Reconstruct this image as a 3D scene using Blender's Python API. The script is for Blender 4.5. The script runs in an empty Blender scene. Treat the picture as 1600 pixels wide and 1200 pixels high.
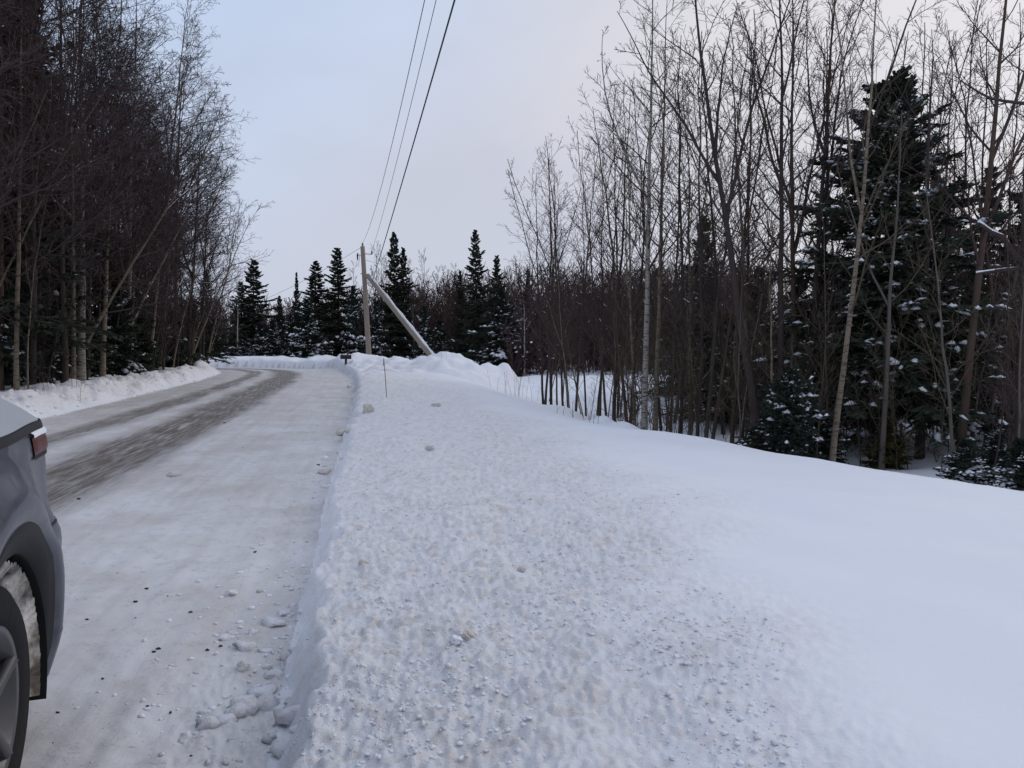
import bpy, math, random
import numpy as np
from mathutils import Vector, Matrix

# ------------------------------------------------------------------ camera, sky, sun, exposure
SC = bpy.context.scene
COL = SC.collection
R = math.radians
F = 1200.0                      # focal length in photo pixels (photo 1600 px wide)
PITCH = math.atan(50 / F)
CAMZ = 1.40
cam_d = bpy.data.cameras.new('camera'); cam = bpy.data.objects.new('camera', cam_d); COL.objects.link(cam)
cam_d.sensor_width = 36; cam_d.lens = 36 * F / 1600; cam_d.clip_start = .05; cam_d.clip_end = 3000
cam.location = (0, 0, CAMZ); cam.rotation_euler = (math.pi / 2 - PITCH, 0, 0)
SC.camera = cam

SUN_AZ, SUN_EL = R(55), R(32)    # azimuth from +Y towards +X (the bright part of the cloud)
w = bpy.data.worlds.new('World'); SC.world = w; w.use_nodes = True
nt = w.node_tree; nt.nodes.clear()
def wn(t, **k):
    n = nt.nodes.new(t)
    for a, b in k.items(): setattr(n, a, b)
    return n
wo = wn('ShaderNodeOutputWorld'); mix = wn('ShaderNodeMixShader')
sky = wn('ShaderNodeTexSky', sky_type='NISHITA', sun_disc=False)
sky.sun_elevation = SUN_EL; sky.sun_rotation = SUN_AZ; sky.altitude = 300; sky.dust_density = 1.5
bs = wn('ShaderNodeBackground'); bs.inputs[1].default_value = .10
nt.links.new(sky.outputs[0], bs.inputs[0])
tc = wn('ShaderNodeTexCoord')
# cloud sheet: soft noise, brighter and warmer on the side where the sun stands behind it
dot = wn('ShaderNodeVectorMath', operation='DOT_PRODUCT')
dot.inputs[1].default_value = (math.sin(SUN_AZ) * math.cos(SUN_EL), math.cos(SUN_AZ) * math.cos(SUN_EL), math.sin(SUN_EL))
nt.links.new(tc.outputs['Generated'], dot.inputs[0])
cr = wn('ShaderNodeValToRGB')
cr.color_ramp.elements[0].position = .25; cr.color_ramp.elements[0].color = (.515, .555, .66, 1)
cr.color_ramp.elements[1].position = .97; cr.color_ramp.elements[1].color = (.78, .74, .735, 1)
e = cr.color_ramp.elements.new(.60); e.color = (.54, .555, .64, 1)
e = cr.color_ramp.elements.new(.80); e.color = (.66, .655, .70, 1)
nz = wn('ShaderNodeTexNoise'); nz.inputs['Scale'].default_value = 2.3; nz.inputs['Detail'].default_value = 5; nz.inputs['Roughness'].default_value = .5
mp = wn('ShaderNodeMapping'); mp.inputs['Scale'].default_value = (1, 1, 2.2)
nt.links.new(tc.outputs['Generated'], mp.inputs[0]); nt.links.new(mp.outputs[0], nz.inputs['Vector'])
ad = wn('ShaderNodeMath', operation='MULTIPLY_ADD'); ad.inputs[1].default_value = .22; ad.inputs[2].default_value = -.11
nt.links.new(nz.outputs[0], ad.inputs[0])
ad2 = wn('ShaderNodeMath', operation='ADD'); nt.links.new(ad.outputs[0], ad2.inputs[0]); nt.links.new(dot.outputs['Value'], ad2.inputs[1])
nt.links.new(ad2.outputs[0], cr.inputs[0])
bc = wn('ShaderNodeBackground'); bc.inputs[1].default_value = 1.0
# the cloud thins overhead and away from the sun, and blue shows through it
dz = wn('ShaderNodeVectorMath', operation='DOT_PRODUCT'); dz.inputs[1].default_value = (-.50, .42, .76)
nt.links.new(tc.outputs['Generated'], dz.inputs[0])
dzn = wn('ShaderNodeMath', operation='ADD'); nt.links.new(dz.outputs['Value'], dzn.inputs[0]); nt.links.new(ad.outputs[0], dzn.inputs[1])
th = wn('ShaderNodeMapRange', interpolation_type='SMOOTHSTEP'); th.inputs[1].default_value = .60; th.inputs[2].default_value = .88
nt.links.new(dzn.outputs[0], th.inputs[0])
mc = wn('ShaderNodeMix', data_type='RGBA'); mc.inputs[7].default_value = (.52, .63, .83, 1)
nt.links.new(th.outputs[0], mc.inputs[0]); nt.links.new(cr.outputs[0], mc.inputs[6]); nt.links.new(mc.outputs[2], bc.inputs[0])
fac = wn('ShaderNodeMapRange'); fac.inputs[1].default_value = .3; fac.inputs[2].default_value = .6; fac.inputs[3].default_value = .85; fac.inputs[4].default_value = .99
nt.links.new(nz.outputs[0], fac.inputs[0])
nt.links.new(fac.outputs[0], mix.inputs[0]); nt.links.new(bs.outputs[0], mix.inputs[1]); nt.links.new(bc.outputs[0], mix.inputs[2])
nt.links.new(mix.outputs[0], wo.inputs[0])

sd = bpy.data.lights.new('sun', 'SUN'); sun = bpy.data.objects.new('sun', sd); COL.objects.link(sun)
sd.energy = .50; sd.angle = R(25); sd.color = (1, .95, .88)
sun.rotation_euler = Vector((math.sin(SUN_AZ) * math.cos(SUN_EL), math.cos(SUN_AZ) * math.cos(SUN_EL), math.sin(SUN_EL))).to_track_quat('Z', 'Y').to_euler()
SC.view_settings.view_transform = 'Standard'; SC.view_settings.look = 'None'
SC.view_settings.exposure = 0.16; SC.view_settings.gamma = 1
SC.cycles.max_bounces = 6; SC.cycles.diffuse_bounces = 3; SC.cycles.glossy_bounces = 2

# ------------------------------------------------------------------ helpers
def at(px, py, d):
    """world point seen at photo pixel px, py at forward distance d"""
    a = (px - 800) / F; b = (600 - py) / F
    c, s = math.cos(PITCH), math.sin(PITCH)
    t = d / (c + b * s)
    return Vector((a * t, d, CAMZ + t * (b * c - s)))

def hash2(ix, iy, seed):
    h = (ix.astype(np.int64) * 374761393 + iy.astype(np.int64) * 668265263 + seed * 1274126177) & 0xffffffff
    h = ((h ^ (h >> 13)) * 1274126177) & 0xffffffff
    return (h ^ (h >> 16)) & 0xffffffff
def perlin(x, y, seed=0):
    x = np.asarray(x, float); y = np.asarray(y, float); ra = .7 + seed * 1.37; x, y = x * math.cos(ra) - y * math.sin(ra), x * math.sin(ra) + y * math.cos(ra)
    xi = np.floor(x); yi = np.floor(y); fx = x - xi; fy = y - yi
    sx = fx * fx * fx * (fx * (fx * 6 - 15) + 10); sy = fy * fy * fy * (fy * (fy * 6 - 15) + 10)
    def g(ox, oy):
        a = hash2(xi + ox, yi + oy, seed) * (2 * np.pi / 4294967296.0)
        return np.cos(a) * (fx - ox) + np.sin(a) * (fy - oy)
    a = g(0, 0) * (1 - sx) + g(1, 0) * sx; b = g(0, 1) * (1 - sx) + g(1, 1) * sx
    return (a * (1 - sy) + b * sy) * 1.5
def fbm(x, y, oct=4, seed=0, gain=.5):
    v = 0; a = 1
    for i in range(oct):
        v = v + a * perlin(x * 2 ** i + i * 17.3, y * 2 ** i - i * 9.1, seed + i); a *= gain
    return v
def sst(a, b, x):
    t = np.clip((x - a) / (b - a), 0, 1); return t * t * (3 - 2 * t)

def mesh_np(name, V, quads=None, tris=None, smooth=True, mats=(), midx=None):
    me = bpy.data.meshes.new(name)
    V = np.ascontiguousarray(V, np.float32)
    me.vertices.add(len(V)); me.vertices.foreach_set('co', V.ravel())
    q = np.zeros((0, 4), np.int32) if quads is None or len(quads) == 0 else np.asarray(quads, np.int32)
    t = np.zeros((0, 3), np.int32) if tris is None or len(tris) == 0 else np.asarray(tris, np.int32)
    li = np.concatenate([q.ravel(), t.ravel()]).astype(np.int32)
    st = np.concatenate([np.arange(len(q)) * 4, len(q) * 4 + np.arange(len(t)) * 3]).astype(np.int32)
    me.loops.add(len(li)); me.loops.foreach_set('vertex_index', li)
    me.polygons.add(len(st)); me.polygons.foreach_set('loop_start', st)
    if smooth is not None:
        me.polygons.foreach_set('use_smooth', np.full(len(st), bool(smooth)))
    for m in mats: me.materials.append(m)
    if midx is not None: me.polygons.foreach_set('material_index', np.asarray(midx, np.int32))
    me.update(calc_edges=True)
    return me

def link(name, me, parent=None, loc=None):
    o = bpy.data.objects.new(name, me); COL.objects.link(o)
    if parent: o.parent = parent
    if loc is not None: o.location = loc
    return o
def tag(o, label=None, cat=None, group=None, kind=None):
    if label: o['label'] = label
    if cat: o['category'] = cat
    if group: o['group'] = group
    if kind: o['kind'] = kind
    return o
def thing(name, label, cat, loc=(0, 0, 0), rz=0, group=None):
    o = bpy.data.objects.new(name, None); COL.objects.link(o)
    o.empty_display_size = .2
    o.location = loc; o.rotation_euler = (0, 0, rz)
    return tag(o, label, cat, group)
def copy_tree(root, label=None, group=None, loc=None, rz=0, sc=1):
    r = root.copy(); COL.objects.link(r)
    if label: r['label'] = label
    if group: r['group'] = group
    if loc is not None: r.location = loc
    r.rotation_euler = (0, 0, rz); r.scale = (sc, sc, sc) if not isinstance(sc, tuple) else sc
    for ch in list(root.children):
        c = ch.copy(); COL.objects.link(c); c.parent = r
    return r

class Geo:
    """collects verts, quads and tris into one mesh"""
    def __init__(s): s.v = []; s.q = []; s.t = []; s.n = 0
    def add(s, V, q=None, t=None):
        V = np.asarray(V, float).reshape(-1, 3)
        if q is not None and len(q): s.q.append(np.asarray(q) + s.n)
        if t is not None and len(t): s.t.append(np.asarray(t) + s.n)
        s.v.append(V); s.n += len(V)
    def mesh(s, name, mat, smooth=True):
        return mesh_np(name, np.concatenate(s.v) if s.v else np.zeros((0, 3)), np.concatenate(s.q) if s.q else None, np.concatenate(s.t) if s.t else None, smooth, [mat] if mat else [])
    def tubes(s, P, Rd, sides, cap=False):
        P = np.asarray(P, float); Rd = np.asarray(Rd, float)
        if P.ndim == 2: P = P[None]; Rd = Rd[None]
        M, N, _ = P.shape
        if M == 0: return
        T = np.gradient(P, axis=1); T /= np.linalg.norm(T, axis=2, keepdims=True) + 1e-9
        ref = np.where(np.abs(T[:, :1, 2:3]) > .9, np.array([1., 0, 0]), np.array([0, 0, 1.]))
        A = np.cross(T, np.broadcast_to(ref, T.shape)); A /= np.linalg.norm(A, axis=2, keepdims=True) + 1e-9
        B = np.cross(T, A)
        if sides == 1:      # finest twigs: a thin strip, turned at random
            ph = (np.arange(M) * 2.399)[:, None, None]; S = (A * np.cos(ph) + B * np.sin(ph)) * (Rd * 1.35)[..., None]
            V = np.stack([P - S, P + S], 2); i = np.arange(M)[:, None] * N * 2 + np.arange(N - 1)[None] * 2
            s.add(V.reshape(-1, 3), np.stack([i, i + 1, i + 3, i + 2], -1).reshape(-1, 4)); return
        an = np.arange(sides) * 2 * np.pi / sides
        V = P[:, :, None] + Rd[:, :, None, None] * (A[:, :, None] * np.cos(an)[None, None, :, None] + B[:, :, None] * np.sin(an)[None, None, :, None])
        i = np.arange(M)[:, None, None] * N * sides + np.arange(N - 1)[None, :, None] * sides
        k = np.arange(sides)[None, None]; k2 = (k + 1) % sides
        Q = np.stack([i + k, i + k2, i + sides + k2, i + sides + k], -1).reshape(-1, 4)
        Tc = None
        if cap:
            V = V.reshape(-1, 3); tt = []
            for m in range(M):
                for e, rev in ((0, 1), (N - 1, 0)):
                    b = m * N * sides + e * sides
                    for j in range(1, sides - 1): tt.append((b, b + j, b + j + 1) if not rev else (b, b + j + 1, b + j))
            Tc = np.array(tt)
        s.add(V.reshape(-1, 3), Q, Tc)
    def box(s, c, sz, rot=None):
        c = np.array(c, float); h = np.array(sz, float) / 2
        V = np.array([[x, y, z] for x in (-1, 1) for y in (-1, 1) for z in (-1, 1)]) * h
        if rot is not None: V = V @ np.array(rot).T
        s.add(V + c, [[0, 1, 3, 2], [4, 6, 7, 5], [0, 4, 5, 1], [2, 3, 7, 6], [0, 2, 6, 4], [1, 5, 7, 3]])

# icosphere template
def ico(sub=1):
    t = (1 + 5 ** .5) / 2
    v = [(-1, t, 0), (1, t, 0), (-1, -t, 0), (1, -t, 0), (0, -1, t), (0, 1, t), (0, -1, -t), (0, 1, -t), (t, 0, -1), (t, 0, 1), (-t, 0, -1), (-t, 0, 1)]
    f = [(0, 11, 5), (0, 5, 1), (0, 1, 7), (0, 7, 10), (0, 10, 11), (1, 5, 9), (5, 11, 4), (11, 10, 2), (10, 7, 6), (7, 1, 8), (3, 9, 4), (3, 4, 2), (3, 2, 6), (3, 6, 8), (3, 8, 9), (4, 9, 5), (2, 4, 11), (6, 2, 10), (8, 6, 7), (9, 8, 1)]
    v = [np.array(p) / np.linalg.norm(p) for p in v]
    for _ in range(sub):
        mid = {}; nf = []
        def m(a, b):
            k = (min(a, b), max(a, b))
            if k not in mid:
                p = v[a] + v[b]; v.append(p / np.linalg.norm(p)); mid[k] = len(v) - 1
            return mid[k]
        for a, b, c in f:
            x, y, z = m(a, b), m(b, c), m(c, a); nf += [(a, x, z), (b, y, x), (c, z, y), (x, y, z)]
        f = nf
    return np.array(v), np.array(f)
ICO0, ICO1, ICO2, ICO3 = ico(0), ico(1), ico(2), ico(3)

# ------------------------------------------------------------------ materials
class NT:
    def __init__(s, name, rough=.8, spec=.2):
        s.m = bpy.data.materials.new(name); s.m.use_nodes = True
        s.t = s.m.node_tree; s.b = s.t.nodes['Principled BSDF']
        s.b.inputs['Roughness'].default_value = rough; s.b.inputs['Specular IOR Level'].default_value = spec
    def n(s, t, ins=None, **k):
        x = s.t.nodes.new(t)
        for a, b in k.items(): setattr(x, a, b)
        for a, b in (ins or {}).items(): s.put(x.inputs[a], b)
        return x
    def put(s, sock, v):
        if isinstance(v, bpy.types.NodeSocket): s.t.links.new(v, sock)
        else: sock.default_value = v
    def coord(s, which='Object'): return s.n('ShaderNodeTexCoord').outputs[which]
    def noise(s, vec, scale, det=4, rough=.55, stretch=None):
        if stretch:
            vec = s.n('ShaderNodeMapping', {0: vec, 'Scale': stretch}).outputs[0]
        return s.n('ShaderNodeTexNoise', {'Vector': vec, 'Scale': scale, 'Detail': det, 'Roughness': rough}).outputs[0]
    def ramp(s, v, a, b, lo=0., hi=1.):
        return s.n('ShaderNodeMapRange', {0: v, 1: a, 2: b, 3: lo, 4: hi}, interpolation_type='SMOOTHSTEP').outputs[0]
    def math(s, op, a, b=0.): return s.n('ShaderNodeMath', {0: a, 1: b}, operation=op).outputs[0]
    def mix(s, f, a, b):
        x = s.n('ShaderNodeMix', data_type='RGBA')
        s.put(x.inputs[0], f); s.put(x.inputs[6], a if isinstance(a, bpy.types.NodeSocket) else (*a, 1)); s.put(x.inputs[7], b if isinstance(b, bpy.types.NodeSocket) else (*b, 1))
        return x.outputs[2]
    def color(s, v):
        s.put(s.b.inputs['Base Color'], v if isinstance(v, bpy.types.NodeSocket) else (*v, 1)); return s
    def bump(s, h, strength=.5, dist=.02):
        x = s.n('ShaderNodeBump', {'Height': h, 'Strength': strength, 'Distance': dist})
        s.t.links.new(x.outputs[0], s.b.inputs['Normal']); return s
    def attr(s, name): return s.n('ShaderNodeAttribute', attribute_name=name).outputs['Fac']

def plain(name, c, rough=.7, spec=.25, var=.25, scale=8.):
    m = NT(name, rough, spec); v = m.noise(m.coord(), scale, 5)
    m.color(m.mix(v, tuple(x * (1 - var) for x in c), tuple(min(1, x * (1 + var)) for x in c)))
    m.bump(v, .3, .01)
    return m.m

def snow_ground():
    m = NT('snow_surface', .75, .15); co = m.coord()
    d = m.attr('dirt')
    fine = m.noise(co, 42, 7, .75); mid = m.noise(co, 13, 5, .65); big = m.noise(co, 2.2, 4, .55)
    base = m.mix(big, (.755, .785, .865), (.81, .835, .895))
    blot = m.math('MULTIPLY', m.ramp(m.noise(co, 5.5, 6, .7), .47, .66), d); base = m.mix(m.math('MULTIPLY', blot, .30), base, (.66, .57, .51))
    dm = m.math('MULTIPLY', d, m.ramp(mid, .42, .74)); dm = m.math('MULTIPLY', dm, m.ramp(big, .25, .65, .55, 1.))
    base = m.mix(m.math('MULTIPLY', d, .45), base, (.86, .86, .875))
    c = m.mix(m.math('MULTIPLY', dm, .66), base, (.58, .49, .43))
    sp = m.math('MULTIPLY', d, m.ramp(fine, .585, .69)); sp = m.math('MULTIPLY', sp, m.ramp(mid, .40, .62))
    c = m.mix(m.math('MULTIPLY', sp, .62), c, (.27, .215, .18))
    m.color(c)
    h = m.math('ADD', m.math('MULTIPLY', fine, m.math('MULTIPLY_ADD', d, .9) if False else m.ramp(d, 0, 1, .10, .9)), m.math('MULTIPLY', mid, m.ramp(d, 0, 1, .05, .9)))
    m.bump(h, .8, .020)
    return m.m
def road_snow():
    m = NT('packed_road_snow', .62, .22); uv = m.n('ShaderNodeUVMap', uv_map='road').outputs[0]
    sep = m.n('ShaderNodeSeparateXYZ', {0: uv}); u = sep.outputs[0]
    co = m.coord()
    st = m.noise(uv, 1., 6, .62, (5.5, .42, 1)); st2 = m.noise(uv, 1., 5, .6, (22, 1.3, 1)); bl = m.noise(uv, 1., 4, .55, (1.1, .30, 1))
    patch = m.noise(co, 1.3, 5, .6); fine = m.noise(co, 60, 5, .7); mid = m.noise(co, 9, 5, .65)
    uw = m.math('ADD', u, m.math('MULTIPLY', m.math('SUBTRACT', bl, .5), .75))
    def band(c, wd):
        x = m.math('ABSOLUTE', m.math('SUBTRACT', uw, c)); return m.ramp(x, wd * .35, wd, 1., 0.)
    b1 = m.math('MULTIPLY', band(-2.62, .80), m.ramp(st, .20, .40)); b2 = m.math('MULTIPLY', band(-4.0, .48), m.ramp(st, .28, .48)); b2 = m.math('MULTIPLY', b2, .85)
    tr = m.math('MAXIMUM', b1, b2)
    tr = m.math('MULTIPLY', tr, m.ramp(st2, .30, .62, .50, 1.))
    base = m.mix(m.ramp(patch, .28, .70), (.535, .515, .51), (.67, .675, .705))
    base = m.mix(m.math('MULTIPLY', m.ramp(st, .42, .68), .30), base, (.44, .40, .375))
    c = m.mix(m.math('MULTIPLY', tr, .93), base, m.mix(st2, (.048, .034, .025), (.112, .082, .060)))
    sp = m.math('MULTIPLY', m.ramp(fine, .56, .68), m.ramp(mid, .40, .60)); c = m.mix(m.math('MULTIPLY', sp, .62), c, (.17, .15, .14))
    c = m.mix(m.math('MULTIPLY', m.ramp(mid, .50, .66), .22), c, (.36, .32, .30))
    m.color(c)
    h = m.math('ADD', m.math('MULTIPLY', fine, .35), m.math('ADD', m.math('MULTIPLY', mid, .45), m.math('MULTIPLY', st2, .5)))
    m.bump(h, .55, .012)
    return m.m
def snow_plain(name='fresh_snow', c=(.80, .83, .89)):
    m = NT(name, .7, .15); v = m.noise(m.coord(), 9, 4); m.color(m.mix(v, tuple(x * .94 for x in c), c)); m.bump(v, .4, .02); return m.m
def bark_birch(name, light, dark, amt):
    m = NT(name, .8, .15); co = m.coord()
    ln = m.noise(co, 1., 4, .6, (7, 7, 34)); bg = m.noise(co, 2.1, 4, .6)
    k = m.math('MULTIPLY', m.ramp(ln, .52, .62), amt); k2 = m.math('MULTIPLY', m.ramp(bg, .50, .72), .75)
    m.color(m.mix(k2, m.mix(k, light, dark), dark)); m.bump(ln, .4, .01); return m.m
def bark(name, a, b):
    m = NT(name, .9, .1); co = m.coord()
    v = m.noise(co, 1., 5, .6, (22, 22, 3.5)); g = m.noise(co, 1.7, 4)
    m.color(m.mix(m.math('MULTIPLY', m.math('ADD', v, g), .5), a, b)); m.bump(v, .6, .015); return m.m
def needles(name, a, b):
    m = NT(name, .65, .2); co = m.coord(); v = m.noise(co, 3.1, 4); m.color(m.mix(m.ramp(v, .3, .7), a, b)); return m.m

M_SNOWG = snow_ground(); M_ROAD = road_snow(); M_SNOW = snow_plain(); M_SNOWDIRT = snow_plain('dirty_snow', (.60, .57, .545))
M_BIRCH = bark_birch('birch_bark', (.28, .26, .235), (.04, .035, .034), .95)
M_BIRCH2 = bark_birch('tan_birch_bark', (.20, .165, .125), (.05, .04, .034), .85)
M_DARK = bark('dark_bark', (.030, .024, .024), (.085, .066, .060))
M_BROWN = bark('brown_bark', (.05, .036, .03), (.125, .088, .068))
M_GREYB = bark('grey_bark', (.07, .062, .056), (.17, .15, .135))
M_TWIG = plain('dark_twigs', (.072, .057, .059), .9, .1)
M_TWIGR = plain('reddish_twigs', (.070, .046, .045), .9, .1)
M_TWIGG = plain('olive_twigs', (.095, .078, .058), .9, .1)
M_NEED = needles('spruce_needles', (.028, .035, .027), (.068, .084, .058))
M_NEEDB = needles('grey_green_needles', (.020, .028, .022), (.048, .062, .046))
M_NEEDO = needles('olive_needles', (.035, .034, .012), (.085, .075, .025))

# ------------------------------------------------------------------ terrain
RW = 5.4
EDGE = np.array([(13, -75), (7.2, -40), (3.1, -17), (.95, -6), (-.28, 0), (-.98, 3.27), (-1.22, 4.6), (-1.92, 8.2), (-3.35, 16), (-5.35, 26), (-7.0, 33), (-8.75, 38), (-11.8, 42.0), (-17, 44.6), (-25, 45.0), (-45, 43), (-110, 30)], float)
def catmull(P, n=14):
    P = np.vstack([2 * P[0] - P[1], P, 2 * P[-1] - P[-2]]); out = []
    for i in range(1, len(P) - 2):
        a, b, c, d = P[i - 1:i + 3]
        for t in np.arange(n) / n:
            out.append(.5 * (2 * b + (c - a) * t + (2 * a - 5 * b + 4 * c - d) * t * t + (3 * b - a - 3 * c + d) * t ** 3))
    out.append(P[-2]); return np.array(out)
EC = catmull(EDGE, 8)
SEG = EC[1:] - EC[:-1]; SL = np.linalg.norm(SEG, axis=1); SA = np.concatenate([[0], np.cumsum(SL)])
_i0 = np.argmin(np.abs(EC[:, 1])); SA = SA - SA[_i0]
def road_us(x, y):
    """signed distance right of the road's right edge, and distance along it"""
    x = np.asarray(x, float).ravel(); y = np.asarray(y, float).ravel()
    U = np.empty(len(x)); S = np.empty(len(x))
    for k in range(0, len(x), 20000):
        p = np.stack([x[k:k + 20000], y[k:k + 20000]], 1)
        D = p[:, None] - EC[None, :-1]
        t = np.clip((D * SEG).sum(2) / (SL ** 2), 0, 1)
        Q = D - t[..., None] * SEG; d2 = (Q ** 2).sum(2); j = d2.argmin(1); r = np.arange(len(p))
        cr = SEG[j, 0] * D[r, j, 1] - SEG[j, 1] * D[r, j, 0]
        U[k:k + 20000] = np.sqrt(d2[r, j]) * np.where(cr < 0, 1, -1); S[k:k + 20000] = SA[j] + t[r, j] * SL[j]
    return U, S
def table(xs, ys, sm):
    g = np.linspace(xs[0], xs[-1], 4000); v = np.interp(g, xs, ys)
    n = max(3, int(sm / (g[1] - g[0]))) | 1; k = np.hanning(n + 2)[1:-1]; k /= k.sum()
    v2 = np.convolve(np.pad(v, n // 2, mode='edge'), k, 'valid')
    return lambda x: np.interp(x, g, v2)
PR = table([0, .12, .4, .62, .8, 1, 1.25, 1.7, 2.1, 3.2, 5, 14, 40], [.20, .29, .34, .335, .30, .21, -.05, -.46, -.62, -.38, -.32, .35, 2.5], .28)
PL = table([0, .3, .75, 1.5, 3, 8, 20, 60, 200], [0, .24, .44, .34, .36, .75, 1.3, 2.6, 6], .3)
UC = lambda y: np.interp(y, [-10, 0, 5, 7, 9, 12, 16, 30], [6.6, 6.4, 6.0, 5.4, 4.6, 3.65, 3.3, 3.4])
MOUNDS = []   # x, y, amp, rx, ry
def base_h(x, y, parts=False):
    x = np.asarray(x, float).ravel(); y = np.asarray(y, float).ravel()
    u, s = road_us(x, y)
    zr = np.interp(s, [-80, 0, 38, 60, 120], [-.9, 0, .46, .55, .7])
    edge = .06 * perlin(s * .9, s * 0 + 3.3, 5) + .05 * perlin(s * 3.1, s * 0 + 1.3, 6) + .03 * perlin(s * 8.3, s * 0 + 2.3, 8)
    ue = u + edge
    v = np.maximum(ue, 0) / UC(y)
    hb = PR(v) * (1 + .15 * perlin(s * .5, s * 0 + .7, 9)) + .22 * sst(30, 42, s) * np.exp(-((ue - 1.6) / 2.2) ** 2)
    right = sst(0, .16, ue) * hb
    wl = np.maximum(-(u + RW) + .09 * perlin(s * .8, s * 0 + 8.1, 7), 0)
    left = PL(wl) * (1 + .2 * perlin(s * .7, s * 0 + 5.5, 10))
    road = np.where((u < 0) & (u > -RW), .035 * np.sin(np.clip(-u / RW, 0, 1) * np.pi) - .03 * np.exp(-((u + 2.6) / .55) ** 2) - .02 * np.exp(-((u + 4.2) / .35) ** 2), 0)
    z = zr + np.where(u > -RW / 2, right, left) + road
    for mx, my, a, rx, ry in MOUNDS:
        z = z + a * np.exp(-((x - mx) / rx) ** 2 - ((y - my) / ry) ** 2)
    far = sst(70, 220, np.hypot(x, y)) * 5.0
    z = z + far
    return (z, u, s, ue, wl) if parts else z
def gz(x, y): return float(base_h([x], [y])[0])
for px, py, d, rx, ry in ((552, 553, 39, 1.5, 1.6), (598, 561, 37, .7, 1.2), (630, 559, 35, 1.0, 1.4), (668, 566, 33.5, .9, 1.2), (706, 559, 31.5, 1.7, 1.8), (738, 567, 30, 1.4, 1.6), (764, 567, 33, .5, .8), (792, 569, 33.5, .45, .7),
                          (946, 650, 14.6, .26, .3), (975, 660, 13.6, .3, .35), (880, 636, 17, .5, .6), (470, 562, 47, 4, 1.3), (390, 570, 48, 5, 1.3), (520, 558, 44, 1.4, 1.5)):
    p = at(px, py, d); MOUNDS.append((p.x, p.y, max(.02, p.z - gz(p.x, p.y)), rx, ry))

def full_h(x, y):
    z, u, s, ue, wl = base_h(x, y, True)
    x = np.asarray(x, float).ravel(); y = np.asarray(y, float).ravel()
    lim = np.interp(y, [1.5, 3, 5, 7, 12], [1.25, 1.6, 2.35, 2.65, 2.6]) + .45 * perlin(x * .45, y * .45, 21) + .3 * perlin(x * 1.4, y * 1.4, 22)
    dist = np.hypot(x, y)
    rough = sst(.02, .22, ue) * (1 - sst(lim - .9, lim + .7, u)) * (1 - .6 * sst(18, 40, dist))
    foot = sst(-.55, -.1, ue) * (1 - sst(.0, .05, ue)) * sst(-.1, .35, perlin(s * .6, u * 1.5, 23) + .25)
    lrough = sst(.05, .3, wl) * (1 - sst(1.6, 2.4, wl))
    rr = np.maximum(np.maximum(rough, foot * .8), lrough)
    b1 = np.abs(perlin(x * 9, y * 9, 31)); b2 = np.abs(perlin(x * 19 + .3, y * 19, 32)); b3 = perlin(x * 3.1, y * 3.1, 33); b4 = perlin(x * 42, y * 42, 34)
    lump = .022 * (b1 - .3) + .022 * (b2 - .3) + .026 * b3 + .010 * b4
    z = z + rr * lump * (1 + .6 * lrough)
    face = sst(-.02, .03, ue) * (1 - sst(.12, .2, ue))
    z = z + face * .02 * perlin(s * 6, ue * 20, 35) * sst(25, 8, dist)
    z = z + lrough * .13 * fbm(x * 1.6, y * 1.6, 4, 36)
    smooth = (1 - rough) * (u > .3)
    z = z + smooth * (.05 * fbm(x * .42 + y * .2, y * .3, 3, 41) + .030 * perlin(x * .8 + y * 1.1, y * .35 - x * .2, 42))
    onroad = (u < 0) & (u > -RW)
    z = z + np.where(onroad, .012 * fbm(x * 1.1, y * 1.1, 3, 45) + .004 * perlin(x * 14, y * 14, 46) + .008 * perlin(u * 9, s * .5, 47), 0)
    z = z + .17 * sst(24, 30, dist) * sst(50, 44, dist) * (u > .4) * (u < 9) * fbm(x * 1.1, y * 1.1, 3, 51)
    fl = (wl > 2) | (u > 7)
    z = z + np.where(fl, .10 * fbm(x * .5, y * .5, 3, 48), 0)
    dirt = np.maximum(np.maximum(rough, .8 * foot), .75 * lrough)
    dirt = np.maximum(dirt, .5 * sst(-.4, 0, ue) * (1 - sst(.1, .3, ue)))
    return z, u, s, dirt

an = np.concatenate([np.linspace(-180, -46, 70, endpoint=False), np.linspace(-46, 46, 620, endpoint=False), np.linspace(46, 180, 70, endpoint=False)])
rad = np.concatenate([np.geomspace(.25, 1.8, 22, endpoint=False), np.geomspace(1.8, 62, 440, endpoint=False), np.geomspace(62, 900, 40)])
NA, NR = len(an), len(rad)
aa, rr_ = np.meshgrid(np.radians(an), rad)
gx = (np.sin(aa) * rr_).ravel(); gy = (np.cos(aa) * rr_).ravel()
gzv, gu, gs, gd = full_h(gx, gy)
GV = np.stack([gx, gy, gzv], 1)
ii = np.arange(NR - 1)[:, None] * NA; jj = np.arange(NA)[None]; j2 = (jj + 1) % NA
GQ = np.stack([ii + jj, ii + j2, ii + NA + j2, ii + NA + jj], -1).reshape(-1, 4)[:, ::-1]
GV = np.vstack([GV, [[0, 0, gzv[:NA].mean()]]]); gu = np.append(gu, gu[:NA].mean()); gs = np.append(gs, 0); gd = np.append(gd, 0)
GT = np.stack([np.full(NA, len(GV) - 1), (np.arange(NA) + 1) % NA, np.arange(NA)], 1)
fu = gu[GQ].mean(1); fr = np.linalg.norm(GV[GQ].mean(1)[:, :2], axis=1)
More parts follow.
